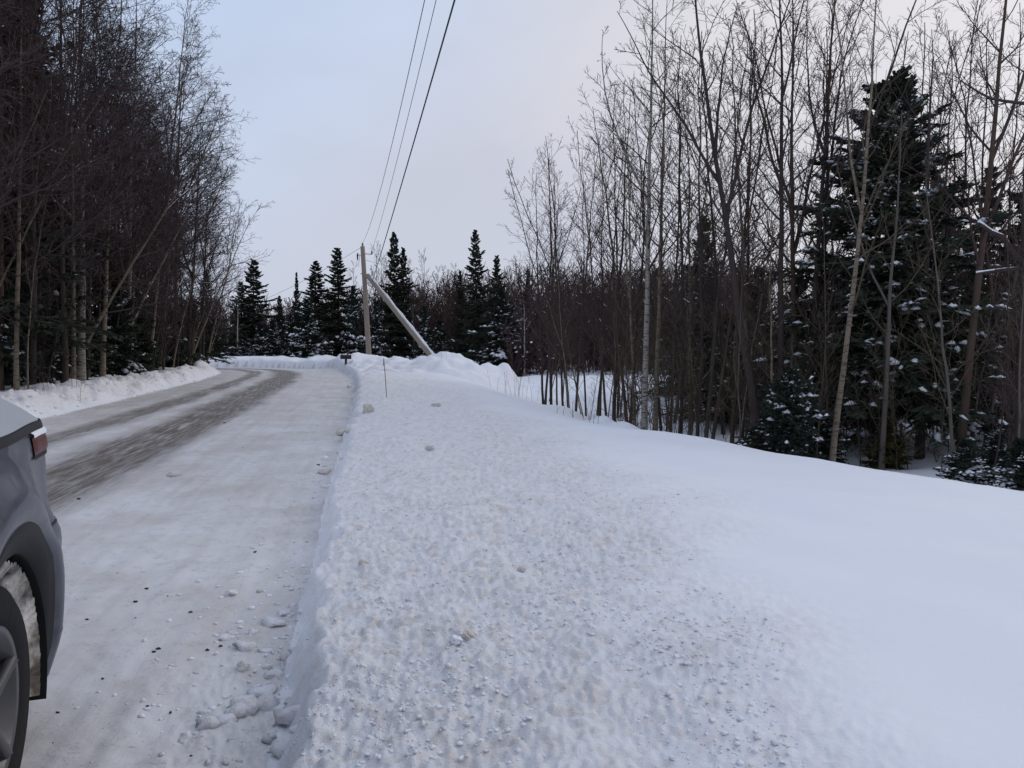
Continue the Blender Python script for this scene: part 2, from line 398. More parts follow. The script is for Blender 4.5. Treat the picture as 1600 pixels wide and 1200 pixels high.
def terrain(name, sel, mat, tris=None):
    q = GQ[sel]; allv = q.ravel() if tris is None else np.concatenate([q.ravel(), tris.ravel()])
    uq, inv = np.unique(allv, return_inverse=True)
    me = mesh_np(name, GV[uq], inv[:q.size].reshape(-1, 4), None if tris is None else inv[q.size:].reshape(-1, 3), True, [mat])
    a = me.attributes.new('dirt', 'FLOAT', 'POINT'); a.data.foreach_set('value', gd[uq].astype(np.float32))
    uvl = me.uv_layers.new(name='road')
    li = np.empty(len(me.loops), np.int32); me.loops.foreach_get('vertex_index', li)
    uvl.data.foreach_set('uv', np.stack([gu[uq][li], gs[uq][li]], 1).astype(np.float32).ravel())
    return tag(link(name, me), kind='structure')
on_road = (fu < 0) & (fu > -RW)
bank_r = (fu >= 0) & (fu < 4.6) & (fr < 60)
bank_l = (fu <= -RW) & (fu > -RW - 1.8) & (fr < 60)
terrain('road', on_road, M_ROAD)
tag(terrain('snow_bank', bank_r, M_SNOWG, GT), 'ploughed snow bank of lumpy dirty snow along the right side of the road')
tag(terrain('snow_bank', bank_l, M_SNOWG), 'lower ploughed snow ridge along the left side of the road, below the birches')
terrain('ground', ~(on_road | bank_r | bank_l), M_SNOWG)

# ------------------------------------------------------------------ tree builders
def unit(a): return a / (np.linalg.norm(a, axis=-1, keepdims=True) + 1e-9)
def trunk_line(rng, H, n=14, lean=(0, 0), curve=0., wob=.02):
    t = np.linspace(0, 1, n); P = np.zeros((n, 3)); P[:, 2] = t * H
    for a in (0, 1):
        P[:, a] = lean[a] * (t * (1 - curve) + curve * t ** 2) + wob * H * np.cumsum(rng.randn(n) * t ** .5) / n ** .5 * .5
        P[:, a] -= P[0, a]
    return P
def kids(rng, P, Rd, K, tr, ang, length, npts, up=.2, wob=.12, rs=.6, rmin=.003, rmax=1.):
    M, N, _ = P.shape
    t = tr[0] + (tr[1] - tr[0]) * (np.arange(K)[None] + rng.rand(M, K)) / K
    x = t * (N - 1); i0 = np.minimum(x.astype(int), N - 2); f = (x - i0)[..., None]; r = np.arange(M)[:, None]
    B = P[r, i0] * (1 - f) + P[r, i0 + 1] * f; T = unit(P[r, i0 + 1] - P[r, i0]); rad = Rd[r, i0] * (1 - f[..., 0]) + Rd[r, i0 + 1] * f[..., 0]
    ref = np.where(np.abs(T[..., 2:3]) > .9, np.array([1., 0, 0]), np.array([0, 0, 1.])); A = unit(np.cross(T, ref)); C = np.cross(T, A)
    az = (np.arange(K)[None] * 2.399 + rng.rand(M, 1) * 6.28 + rng.randn(M, K) * .5)[..., None]
    an_ = (ang[0] + (ang[1] - ang[0]) * rng.rand(M, K))[..., None]
    D = T * np.cos(an_) + (A * np.cos(az) + C * np.sin(az)) * np.sin(an_)
    plen = np.linalg.norm(np.diff(P, axis=1), axis=2).sum(1)[:, None]
    L = plen * length(t) * rng.uniform(.6, 1.2, (M, K))
    B = B.reshape(-1, 3); D = D.reshape(-1, 3); L = L.ravel(); rad = rad.ravel()
    Q = np.empty((len(B), npts, 3)); Q[:, 0] = B; d = D.copy()
    for j in range(1, npts):
        d = unit(d + np.array([0, 0, up / (npts - 1)]) + rng.randn(len(B), 3) * wob); Q[:, j] = Q[:, j - 1] + d * (L / (npts - 1))[:, None]
    r0 = np.clip(np.minimum(rad * rs, L * .03 + .002), rmin, rmax)
    return Q, np.linspace(1, 0, npts)[None] * (r0 - rmin)[:, None] + rmin

def bare_tree(name, label, cat, rng, H, r0, mats, lean=(0, 0), curve=0., forks=0, fork_t=(.3, .6), n1=20, n2=7, n3=5, n4=0, t1=.3, ang1=(35, 60), l1=.3, up=.25, wob=.02, snow=.0, group=None, minr=.0028, oneside=None, bendt=None):
    root = thing(name, label, cat, group=group)
    P = trunk_line(rng, H, 16, lean, curve, wob)[None]
    t = np.linspace(0, 1, 16); Rt = (r0 * ((1 - t) ** 1.05) + .005 + r0 * .22 * np.exp(-t * H / .15))[None]
    P[:, 0, 2] -= .35
    g = Geo(); g.tubes(P, Rt, 8)
    mains, mr = P, Rt
    allm = [(P, Rt)]
    if forks:
        FQ, FR = kids(rng, P, Rt, forks, fork_t, (R(14), R(30)), lambda t: .62 * (1.15 - t), 16, .28, .05, .75, .006)
        g.tubes(FQ, FR, 6); allm.append((FQ, FR))
    link('trunk', g.mesh('trunk', mats[0]), root)
    c = Geo(); L1 = []
    for mi, (mp, mrr) in enumerate(allm):
        k = n1 if mi == 0 else max(6, int(n1 * .55))
        q, rr1 = kids(rng, mp, mrr, k, (t1 if mi == 0 else .2, .98), (R(ang1[0]), R(ang1[1])), lambda t: l1 * (1.12 - t * .85), 8, up, .09, .5, minr * 1.4)
        if oneside is not None:   # light-seeking: swing part of the boughs to the open side
            d = q - q[:, :1]; od = np.array([oneside[0], oneside[1], 0.]); dd = (d[:, -1] @ od); sel = dd < 0
            k2 = sel & (rng.rand(len(q)) < .6); d[k2] -= 2 * (d[k2] @ od)[..., None] * od; q = q[:, :1] + d
        L1.append((q, rr1))
    q1 = np.concatenate([a for a, b in L1]); r1 = np.concatenate([b for a, b in L1])
    c.tubes(q1, r1, 4)
    q2, r2 = kids(rng, q1, r1, n2, (.15, .97), (R(28), R(55)), lambda t: .50 * (1.1 - t * .7), 5, up * .8, .10, .6, minr); c.tubes(q2, r2, 3)
    if n3:
        q3, r3 = kids(rng, q2, r2, n3, (.15, 1), (R(25), R(60)), lambda t: .52 * (1.1 - t * .6), 4, up * .5, .12, .7, minr * .8); c.tubes(q3, r3, 1)
        if n4:
            q4, r4 = kids(rng, q3, r3, n4, (.2, 1), (R(20), R(60)), lambda t: .6 * (1.1 - t * .5), 3, 0, .12, .8, minr * .65); c.tubes(q4, r4, 1)
    link('crown', c.mesh('crown', mats[1]), root)
    if snow:
        s = Geo()
        for (q, rr2, pr) in ((q1, r1, snow), (q2, r2, snow * .6)):
            d = unit(q[:, -1] - q[:, 0]); k = (rng.rand(len(q)) < pr) & (np.abs(d[:, 2]) < .8)
            if k.any():
                qq = q[k].copy(); rq = np.maximum(rr2[k], .006) * .95
                qq[..., 2] += rq * .7; rq = rq * rng.uniform(.25, 1.1, rq.shape); s.tubes(qq[:, 1:-2], rq[:, 1:-2], 5)
        if s.n: tag(link('snow', s.mesh('snow', M_SNOW), root), kind='stuff')
    return root

def spruce(name, label, rng, H, Rb, nb=120, k2=14, k3=0, wid=.05, snow=.2, t0=.08, need=None, clump=2.2, top=1., dens=1., group=None, pad=1., elev=(-18, 2, 50), pw=.9, dead=0):
    root = thing(name, label, 'spruce tree', group=group)
    need = need or M_NEED
    tr = np.zeros((1, 10, 3)); z = np.linspace(-.3, H, 10); tr[0, :, 2] = z; tr[0, :, :2] = np.cumsum(rng.randn(10, 2) * .006 * H / 3, 0) * (np.arange(10) > 0)[:, None]
    g = Geo(); g.tubes(tr, (np.linspace(1, .06, 10) * (.010 * H + .025))[None], 7)
    # branches
    tt = np.sort(1 - (1 - t0) * (1 - rng.rand(nb)) ** .75) if False else t0 + (.99 - t0) * ((np.arange(nb) + rng.rand(nb)) / nb) ** 1.1
    whorl = .80 + .34 * np.sin(tt * H * (9 if H < 7 else 7) + rng.rand() * 6)
    L = Rb * ((1 - tt) ** pw) * whorl * rng.uniform(.72, 1.15, nb) + .03 * Rb + .02
    az = np.arange(nb) * 2.399 + rng.randn(nb) * .35
    L *= 1 + .16 * np.sin(az * 2 + rng.rand() * 6) + .12 * np.sin(az + tt * 9)
    el = np.radians(np.interp(tt, [0, .5, 1], elev) + rng.randn(nb) * 7)
    N = 6; P = np.empty((nb, N, 3)); ztr = tt * H
    P[:, 0] = np.stack([np.interp(ztr, z, tr[0, :, 0]), np.interp(ztr, z, tr[0, :, 1]), ztr], 1)
    for j in range(1, N):
        e2 = el + np.radians(18) * (j / N - .45)
        d = np.stack([np.cos(az) * np.cos(e2), np.sin(az) * np.cos(e2), np.sin(e2)], 1)
        P[:, j] = P[:, j - 1] + d * (L / (N - 1))[:, None]
    g.tubes(P, np.linspace(1, .25, N)[None] * (.004 + .012 * L)[:, None], 4)
    if dead:
        a2 = rng.rand(dead) * 6.28; zz = rng.uniform(.05, t0 + .12, dead) * H; Ld = Rb * rng.uniform(.25, .7, dead)
        Q = np.empty((dead, 3, 3))
        for j in range(3): Q[:, j] = np.stack([np.cos(a2) * Ld * j / 2, np.sin(a2) * Ld * j / 2, zz - .12 * Ld * j * j / 4], 1)
        g.tubes(Q, np.full((dead, 3), .006), 3)
    link('trunk', g.mesh('trunk', M_DARK), root)
    # sprays
    K = k2; s = (.10 + .9 * (np.arange(K)[None] + rng.rand(nb, K)) / K)
    x = s * (N - 1); i0 = np.minimum(x.astype(int), N - 2); f = (x - i0)[..., None]; r = np.arange(nb)[:, None]
    B = P[r, i0] * (1 - f) + P[r, i0 + 1] * f; T = unit(P[r, i0 + 1] - P[r, i0])
    side = np.stack([-np.sin(az), np.cos(az), 0 * az], 1)[:, None] * np.where(np.arange(K) % 2, 1, -1)[None, :, None]
    fw = (.55 + .5 * s)[..., None]
    D = unit(T * fw + side * (1.15 - .75 * s)[..., None] + np.array([0, 0, -.12]) + rng.randn(nb, K, 3) * .16)
    Ls = (L[:, None] * .42 * (1.08 - .75 * s) + .05 * min(1., Rb)) * rng.uniform(.7, 1.25, (nb, K))
    B = B.reshape(-1, 3); D = D.reshape(-1, 3); Ls = Ls.ravel()
    sB, sD, sL = B, D, Ls
    if k3:
        M = len(B); s3 = .1 + .85 * (np.arange(k3)[None] + rng.rand(M, k3)) / k3
        b3 = B[:, None] + D[:, None] * (s3 * Ls[:, None])[..., None]
        sd = unit(np.cross(D, np.array([0, 0, 1.])))[:, None] * np.where(np.arange(k3) % 2, 1, -1)[None, :, None]
        d3 = unit(D[:, None] * .8 + sd * .75 + np.array([0, 0, -.10]) + rng.randn(M, k3, 3) * .2)
        l3 = (Ls[:, None] * .42 * (1.1 - s3 * .7) + .03)
        B = np.concatenate([B, b3.reshape(-1, 3)]); D = np.concatenate([D, d3.reshape(-1, 3)]); Ls = np.concatenate([Ls, l3.ravel()])
    c = Geo()
    sdv = unit(np.cross(D, np.array([0, 0, 1.]))); upv = np.cross(sdv, D)
    for vec, k in ((sdv, 1.), (upv, .75)):
        ww = (wid * k * (.55 + .45 * rng.rand(len(B))))[:, None]; mid = B + D * (Ls * .45)[:, None]
        V = np.stack([B, mid + vec * ww, B + D * Ls[:, None] * 1.05, mid - vec * ww], 1)
        c.add(V.reshape(-1, 3), np.arange(len(B) * 4).reshape(-1, 4))
    # leader
    link('crown', c.mesh('crown', need, False), root)
    if snow:
        tip = sB + sD * (sL * .55)[:, None]
        nzv = perlin(tip[:, 0] * clump + tip[:, 2] * 1.3 * clump, tip[:, 1] * clump + tip[:, 2] * .7 * clump, rng.randint(99))
        q = np.quantile(nzv, 1 - snow); k = (nzv > q) & (rng.rand(len(tip)) < .75)
        b, d, l = sB[k], sD[k], sL[k]; m = len(b)
        if m:
            a = np.arange(6) * np.pi / 3; sv = unit(np.cross(d, np.array([0, 0, 1.]))); uv = np.array([0, 0, 1.])
            hl = (np.minimum(l * .5, wid * 4.) * rng.uniform(.5, 1.1, m))[:, None]; ww = np.minimum(hl[:, 0] * .75, wid * 1.15 * pad * rng.uniform(.5, 1.2, m))[:, None]; hh = ww * .7
            cen = b + d * (l * .6)[:, None] + uv * wid * .25
            ring = cen[:, None] + d[:, None] * (np.cos(a)[None, :, None] * hl[:, None]) + sv[:, None] * (np.sin(a)[None, :, None] * ww[:, None]) * rng.uniform(.7, 1.2, (m, 6, 1))
            ring[..., 2] -= .15 * wid
            V = np.concatenate([ring, (cen + uv * hh)[:, None], (cen - uv * hh * .3)[:, None]], 1)
            t6 = np.array([[i, (i + 1) % 6, 6] for i in range(6)] + [[(i + 1) % 6, i, 7] for i in range(6)])
            T = (t6[None] + np.arange(m)[:, None, None] * 8).reshape(-1, 3)
            sg = Geo(); sg.add(V.reshape(-1, 3), None, T)
            tag(link('snow', sg.mesh('snow', M_SNOW), root), kind='stuff')
    return root

_SP = {}
def spruce_like(key, nvar, name, label, rng, H, Rb, H0, R0, group=None, **k):
    """an individual from a few grown forms of one kind, stretched to its own height and spread"""
    c = _SP.setdefault(key, [])
    if len(c) < nvar:
        o = spruce(name, label, rng, H0, R0, group=group, **k); c.append(o)
    else:
        o = copy_tree(c[rng.randint(nvar)], label, group); o.name = name
    return o, (Rb / R0, Rb / R0, H / H0)
def put(o, px, d, rz=0., sc=1., sink=0.):
    """stand a thing on the ground where photo column px meets distance d"""
    x = (px - 800) / F * d * (math.cos(PITCH) + .015)
    o.location = (x, d, gz(x, d) - sink); o.rotation_euler = (0, 0, rz)
    o.scale = (sc, sc, sc) if not isinstance(sc, tuple) else sc
    return o
def hfor(px, ytop, d):
    """height that brings a tree standing at column px, distance d, up to row ytop"""
    x = (px - 800) / F * d; return at(px, ytop, d).z - gz(x, d)


# ------------------------------------------------------------------ utility poles, wires, mailbox, stake
M_POLE = bark('weathered_pole_wood', (.20, .165, .135), (.36, .31, .265))
M_STEEL = plain('galvanised_steel', (.16, .16, .17), .5, .4, .2)
M_BLACK = plain('black_metal', (.012, .012, .014), .5, .4, .3)
M_PORC = plain('grey_porcelain', (.20, .19, .20), .3, .5, .1)
M_WIRE = plain('dark_cable', (.035, .035, .04), .6, .3, .1)
M_ALU = plain('aluminium_wire', (.22, .22, .24), .5, .4, .1)
rng = np.random.RandomState(4)
PD = 45.
pt = at(566.5, 385, PD); pb = at(578, 562, PD); pb.z = gz(pb.x, pb.y) - .4
pole = thing('utility_pole', 'upright weathered wooden utility pole behind the snow mound at the bend', 'utility pole', pb)
def rel(p, root): return np.array(p) - np.array(root.location)
g = Geo(); t = np.linspace(0, 1, 9)[:, None]
g.tubes(rel(pb, pole) * (1 - t) + rel(pt, pole) * t, np.linspace(.165, .125, 9), 14, True); link('shaft', g.mesh('shaft', M_POLE), pole)
def pole_at(k): return pb.lerp(pt, k)
def arm(name, k, dx, mat, rad=.02, dz=-.05):
    a = pole_at(k); b = a + Vector((dx, 0, dz)); g = Geo(); g.tubes(np.array([rel(a, pole), rel(b, pole)]), np.array([rad, rad]), 8, True)
    link(name, g.mesh(name, mat), pole); return b
ins_pts = []
tip = arm('bracket', .945, .52, M_STEEL, .022)
def insulator(p):
    g = Geo(); zz = np.array([0, .05, .06, .11, .12, .17, .18, .22]); rr = np.array([.03, .03, .07, .07, .045, .06, .045, .02])
    P = np.stack([zz * 0, zz * 0, zz], 1) + rel(p, pole); g.tubes(P, rr, 10, True); link('insulator', g.mesh('insulator', M_PORC), pole)
insulator(tip); insulator(pt)
c2 = arm('bracket', .93, -.30, M_STEEL, .016, .02)
g = Geo(); a0 = rel(c2, pole)
g.tubes(np.array([a0 + [0, 0, .12], a0 + [-.03, 0, .0], a0 + [-.02, 0, -.30]]), np.array([.035, .05, .03]), 8, True)
g.tubes(np.array([a0 + [.09, 0, .05], a0 + [.11, 0, -.1], a0 + [.07, 0, -.3]]), np.array([.012, .012, .012]), 6, True)
link('fuse_cutout', g.mesh('fuse_cutout', M_BLACK), pole)
arm('spool', .79, -.20, M_BLACK, .03, 0); b3 = arm('bracket', .72, .42, M_STEEL, .016, .0)
# leaning brace pole with snow lying along its upper side
ba = at(574, 430, PD - .2); bb = at(686, 571, 42.)
brace = thing('leaning_pole', 'snow topped wooden pole leaning diagonally against the upright utility pole', 'pole', bb)
P = np.stack([np.array(bb) * (1 - k) + np.array(ba) * k for k in np.linspace(-.04, 1, 24)]) - np.array(bb)
g = Geo(); g.tubes(P, np.linspace(.18, .14, 24), 14, True); link('shaft', g.mesh('shaft', M_POLE), brace)
k = np.linspace(.01, .96, 70); Ps = np.stack([np.interp(k * 23, np.arange(24), P[:, i]) for i in range(3)], 1)
ax = unit((P[-1] - P[0])[None])[0]; upn = np.array([0, 0, 1.]) - ax * ax[2]; upn /= np.linalg.norm(upn)
Ps += upn * (.145 + .03 * perlin(k * 14, k * 0 + .5, 3))[:, None]
g = Geo(); g.tubes(Ps, .095 + .035 * perlin(k * 17, k * 0, 8) - .03 * k, 9, True); link('snow', g.mesh('snow', M_SNOW), brace)

def wire(label, a, b, sag, rad, mat, n=40):
    a, b = Vector(a), Vector(b); t = np.linspace(0, 1, n)
    P = np.array([a.lerp(b, x) for x in t]); P[:, 2] -= sag * 4 * t * (1 - t)
    g = Geo(); g.tubes(P - P[0], np.full(n, rad), 6)
    tag(link('power_line', g.mesh('power_line', mat), None, P[0]), label, 'power line', 'overhead lines')
wire('thin bare overhead wire from the very top of the upright pole', pt + Vector((0, 0, .2)), (4.27, -12, 10.35), 1.86, .0085, M_ALU, 60)
wire('thin bare overhead wire from the steel bracket of the upright pole', tip + Vector((0, 0, .2)), (4.73, -12, 11.4), 1.0, .0085, M_ALU, 60)
wire('thick dark overhead cable running from low on the upright pole', b3, (5.37, -12, 11.59), .36, .019, M_WIRE, 60)
wire('faint wire falling away from the pole towards the trees over the bend', pt, at(330, 496, 62), .5, .010, M_ALU)
wire('faint wire crossing from the pole above the woods beyond the clearing', pole_at(.9), at(870, 452, 60), .5, .010, M_ALU)

mp_ = at(540.5, 561, 36.6); mz = gz(mp_.x, mp_.y)
mail = thing('mailbox', 'small black mailbox on a post sunk in the bank at the bend', 'mailbox', (mp_.x, mp_.y, mz), R(28))
h0 = mp_.z - mz
g = Geo(); g.box((0, 0, h0 / 2 - .25), (.09, .09, h0 + .5)); link('post', g.mesh('post', M_BROWN, False), mail)
g = Geo(); a = np.linspace(0, np.pi, 9); prof = np.concatenate([[[.0 + .10, 0]], np.stack([.10 * np.cos(a), .11 + .10 * np.sin(a)], 1), [[-.10, 0]]])
V = np.concatenate([np.stack([np.full(len(prof), x), prof[:, 0], prof[:, 1] + h0], 1) for x in (-.24, .24)]); n = len(prof)
g.add(V, [[i, (i + 1) % n, n + (i + 1) % n, n + i] for i in range(n)], [[0, i + 1, i] for i in range(1, n - 1)] + [[n, n + i, n + i + 1] for i in range(1, n - 1)])
link('box', g.mesh('box', M_BLACK, False), mail)
g = Geo(); g.box((-.245, 0, h0 + .1), (.02, .17, .17)); link('door', g.mesh('door', M_BLACK, False), mail)
g = Geo(); g.box((.08, -.115, h0 + .17), (.02, .012, .14)); g.box((.05, -.115, h0 + .23), (.08, .012, .05)); link('flag', g.mesh('flag', plain('red_flag', (.25, .02, .02)), False), mail)
g = Geo(); V, T = ICO1; g.add(V * [.24, .09, .035] + [0, 0, h0 + .215], None, T); link('snow', g.mesh('snow', M_SNOW), mail)

sp = at(604, 626, 15.2); sz = gz(sp.x, sp.y); st_ = at(599.5, 559, 15.25)
stake = thing('marker_stake', 'thin reddish brown snow marker stake standing upright in the bank', 'stake', (sp.x, sp.y, sz))
g = Geo(); P = np.array([[0, 0, -.3], [0, 0, 0], np.array(st_) - [sp.x, sp.y, sz]]); P = np.vstack([P[:2], P[1] * .5 + P[2] * .5 + [.006, 0, 0], P[2:]])
g.tubes(P, np.full(4, .0075), 6, True); link('rod', g.mesh('rod', plain('rust_orange_rod', (.24, .105, .07), .6)), stake)
g = Geo(); g.tubes(np.array([P[3] - [0, 0, .16], P[3] - [0, 0, .03]]), np.array([.010, .010]), 8, True); link('reflective_band', g.mesh('reflective_band', plain('pale_band', (.45, .30, .26))), stake)

# ------------------------------------------------------------------ parked car (rear corner in view)
def car_paint():
    m = NT('salted_slate_paint', .38, .5); co = m.coord()
    a = m.noise(co, 2.2, 5, .6); sw = m.noise(co, 1., 4, .6, (3, 3, 9)); fine = m.noise(co, 90, 3)
    z = m.n('ShaderNodeSeparateXYZ', {0: co}).outputs[2]
    film = m.math('MULTIPLY', m.ramp(a, .38, .72), .30); film = m.math('ADD', film, m.math('MULTIPLY', m.ramp(sw, .50, .7), .16))
    film = m.math('ADD', film, m.math('MULTIPLY', m.ramp(fine, .5, .7), .05))
    c = m.mix(film, (.018, .023, .040), (.26, .27, .31)); m.color(c)
    m.put(m.b.inputs['Roughness'], m.ramp(film, 0, .5, .32, .7)); m.put(m.b.inputs['Coat Weight'], .25)
    return m.m
M_PAINT = car_paint()
M_DECK = plain('frosted_paint', (.34, .36, .40), .75, .25, .10, 3.)
M_TRIM = plain('black_plastic_trim', (.014, .014, .016), .6, .3, .3)
M_TYRE = plain('tyre_rubber', (.010, .010, .011), .75, .25, .4, 20.)
M_RIM = plain('alloy_rim', (.07, .07, .075), .35, .6, .2)
M_GLASS = plain('dark_car_glass', (.015, .018, .022), .12, .6, .2)
def lens():
    m = NT('tail_lamp_lens', .4, .3); v = m.noise(m.coord(), 26, 3); m.color(m.mix(v, (.055, .008, .008), (.13, .028, .02))); return m.m
M_LENS = lens()
CAR_ROT = R(-72); CAR_POS = (-2.355, 1.835)
car = thing('parked_car', 'slate grey car with salt film parked at the road edge, rear corner showing', 'car', (CAR_POS[0], CAR_POS[1], .012), CAR_ROT); car.scale = (1.08, 1.08, 1.08)
BELT = 1.062; WB = 2.70; WZ = .35; AR = .445
def plan(p):
    """outline of the left side and tail: distance p behind the rear axle -> point and outward normal"""
    p = np.asarray(p, float); x = -p; y = np.full_like(p, .925) - .05 * sst(0, .6, p) - .10 * sst(3.0, 3.75, -p) ** 2; nx = 0 * p; ny = 0 * p + 1
    Rr = .30; p0 = .56; cx, cy = -p0, .925 - .05 * sst(0, .6, p0) - Rr
    a = np.clip((p - p0) / Rr, 0, np.pi / 2); arc = p > p0
    x = np.where(arc, cx - Rr * np.sin(a), x); y = np.where(arc, cy + Rr * np.cos(a), y); nx = np.where(arc, -np.sin(a), nx); ny = np.where(arc, np.cos(a), ny)
    re = p - p0 - Rr * np.pi / 2; st = re > 0
    y = np.where(st, np.maximum(cy - re, 0), y); x = np.where(st, cx - Rr - .05 * sst(0, cy, re), x)
    return x, y, nx, ny
PTAIL = .56 + .30 * np.pi / 2 + (.925 - .045 - .30)
INS = table([.15, .22, .34, .45, .58, .66, .74, .84, .96, 1.06, 1.10], [.085, .055, .028, .015, .0, -.005, .008, .012, .014, .028, .06], .05)
def skin(p, z, off=0.):
    p = np.asarray(p, float); z = np.asarray(z, float)
    x, y, nx, ny = plan(p)
    rr = np.hypot(p, z - WZ); rf = np.hypot(p + WB, z - WZ)
    fl = .046 * np.exp(-((np.minimum(rr, rf) - AR - .085) / .075) ** 2)
    bump = .028 * sst(.36, .72, p) * sst(.78, .68, z) * sst(.16, .40, z)
    o = off - INS(z) + fl * (p < .6) + bump
    return np.stack([x + nx * o, y + ny * o, z], -1)
def sheet(P, flip=False):
    a, b, _ = P.shape; i = np.arange(a - 1)[:, None] * b + np.arange(b - 1)[None]
    Q = np.stack([i, i + 1, i + b + 1, i + b], -1).reshape(-1, 4); return P.reshape(-1, 3), (Q[:, ::-1] if flip else Q)
def both(g, P):
    V, Q = sheet(P); g.add(V, Q); V2 = V.copy(); V2[:, 1] *= -1; g.add(V2, Q[:, ::-1])
def arch_sheet(pc, box, n=90, m=16):
    an_ = np.linspace(np.radians(-20), np.radians(200), n); c, s_ = np.cos(an_), np.sin(an_)
    with np.errstate(divide='ignore'):
        tx = np.where(c > 0, (box[1] - pc) / c, (box[0] - pc) / c); tz = np.where(s_ > 0, (box[3] - WZ) / s_, (box[2] - WZ) / s_)
    to = np.minimum(np.abs(tx), np.abs(tz)); k = np.linspace(0, 1, m) ** 1.5
    rad_ = AR + (to[:, None] - AR) * k[None]
    return skin(pc + rad_ * c[:, None], WZ + rad_ * s_[:, None])
g = Geo()
both(g, arch_sheet(0, (-.70, .72, .20, BELT)))
pp, zz = np.meshgrid(np.linspace(.72, PTAIL, 30), np.linspace(.20, BELT, 36), indexing='ij'); both(g, skin(pp, zz))
both(g, arch_sheet(-WB, (-3.72, -2.05, .20, 1.0)))
pp, zz = np.meshgrid(np.linspace(-2.05, -.70, 20), np.linspace(.20, BELT, 26), indexing='ij'); both(g, skin(pp, zz))
# nose
yy, zz = np.meshgrid(np.linspace(-1, 1, 21), np.linspace(.2, 1.0, 12), indexing='ij')
nose = np.stack([3.72 + .22 * (1 - yy ** 2) - .10 * ((zz - .55) / .4) ** 2, yy * (.825 - INS(zz)), zz], -1); V, Q = sheet(nose); g.add(V, Q)
V = np.concatenate([nose[:, -1], nose[:, -1] * [0, 1, 1] + [2.75, 0, .06]]); V[21:, 1] *= 1.02; g.add(V, [[i, i + 1, 22 + i, 21 + i] for i in range(20)])
# underside
g.add([[-.72, -.72, .21], [3.7, -.8, .21], [3.7, .8, .21], [-.72, .72, .21]], [[0, 3, 2, 1]])
link('body', g.mesh('body', M_PAINT), car)
# boot deck with frost film
g = Geo(); pk = np.linspace(-.35, PTAIL, 44); kk = np.linspace(0, 1, 18)
bx, by, bnx, bny = plan(pk); o = -INS(BELT); bx, by = bx + bnx * o, by + bny * o
spx = np.maximum(bx, -.60)
zk = np.interp(kk, [0, .05, .12, .22, .38, .6, 1], [BELT, 1.095, 1.132, 1.165, 1.186, 1.197, 1.203])
DK = np.stack([bx[:, None] * (1 - kk) + spx[:, None] * kk, by[:, None] * (1 - kk), np.broadcast_to(zk, (44, 18))], -1)
both(g, DK); deck = link('boot_lid', g.mesh('boot_lid', M_DECK), car)
g = Geo(); both(g, skin(*np.meshgrid(np.linspace(-.7, PTAIL, 60), np.linspace(1.036, 1.061, 3), indexing='ij'), .006)); link('waist_strip', g.mesh('waist_strip', M_TRIM), car)
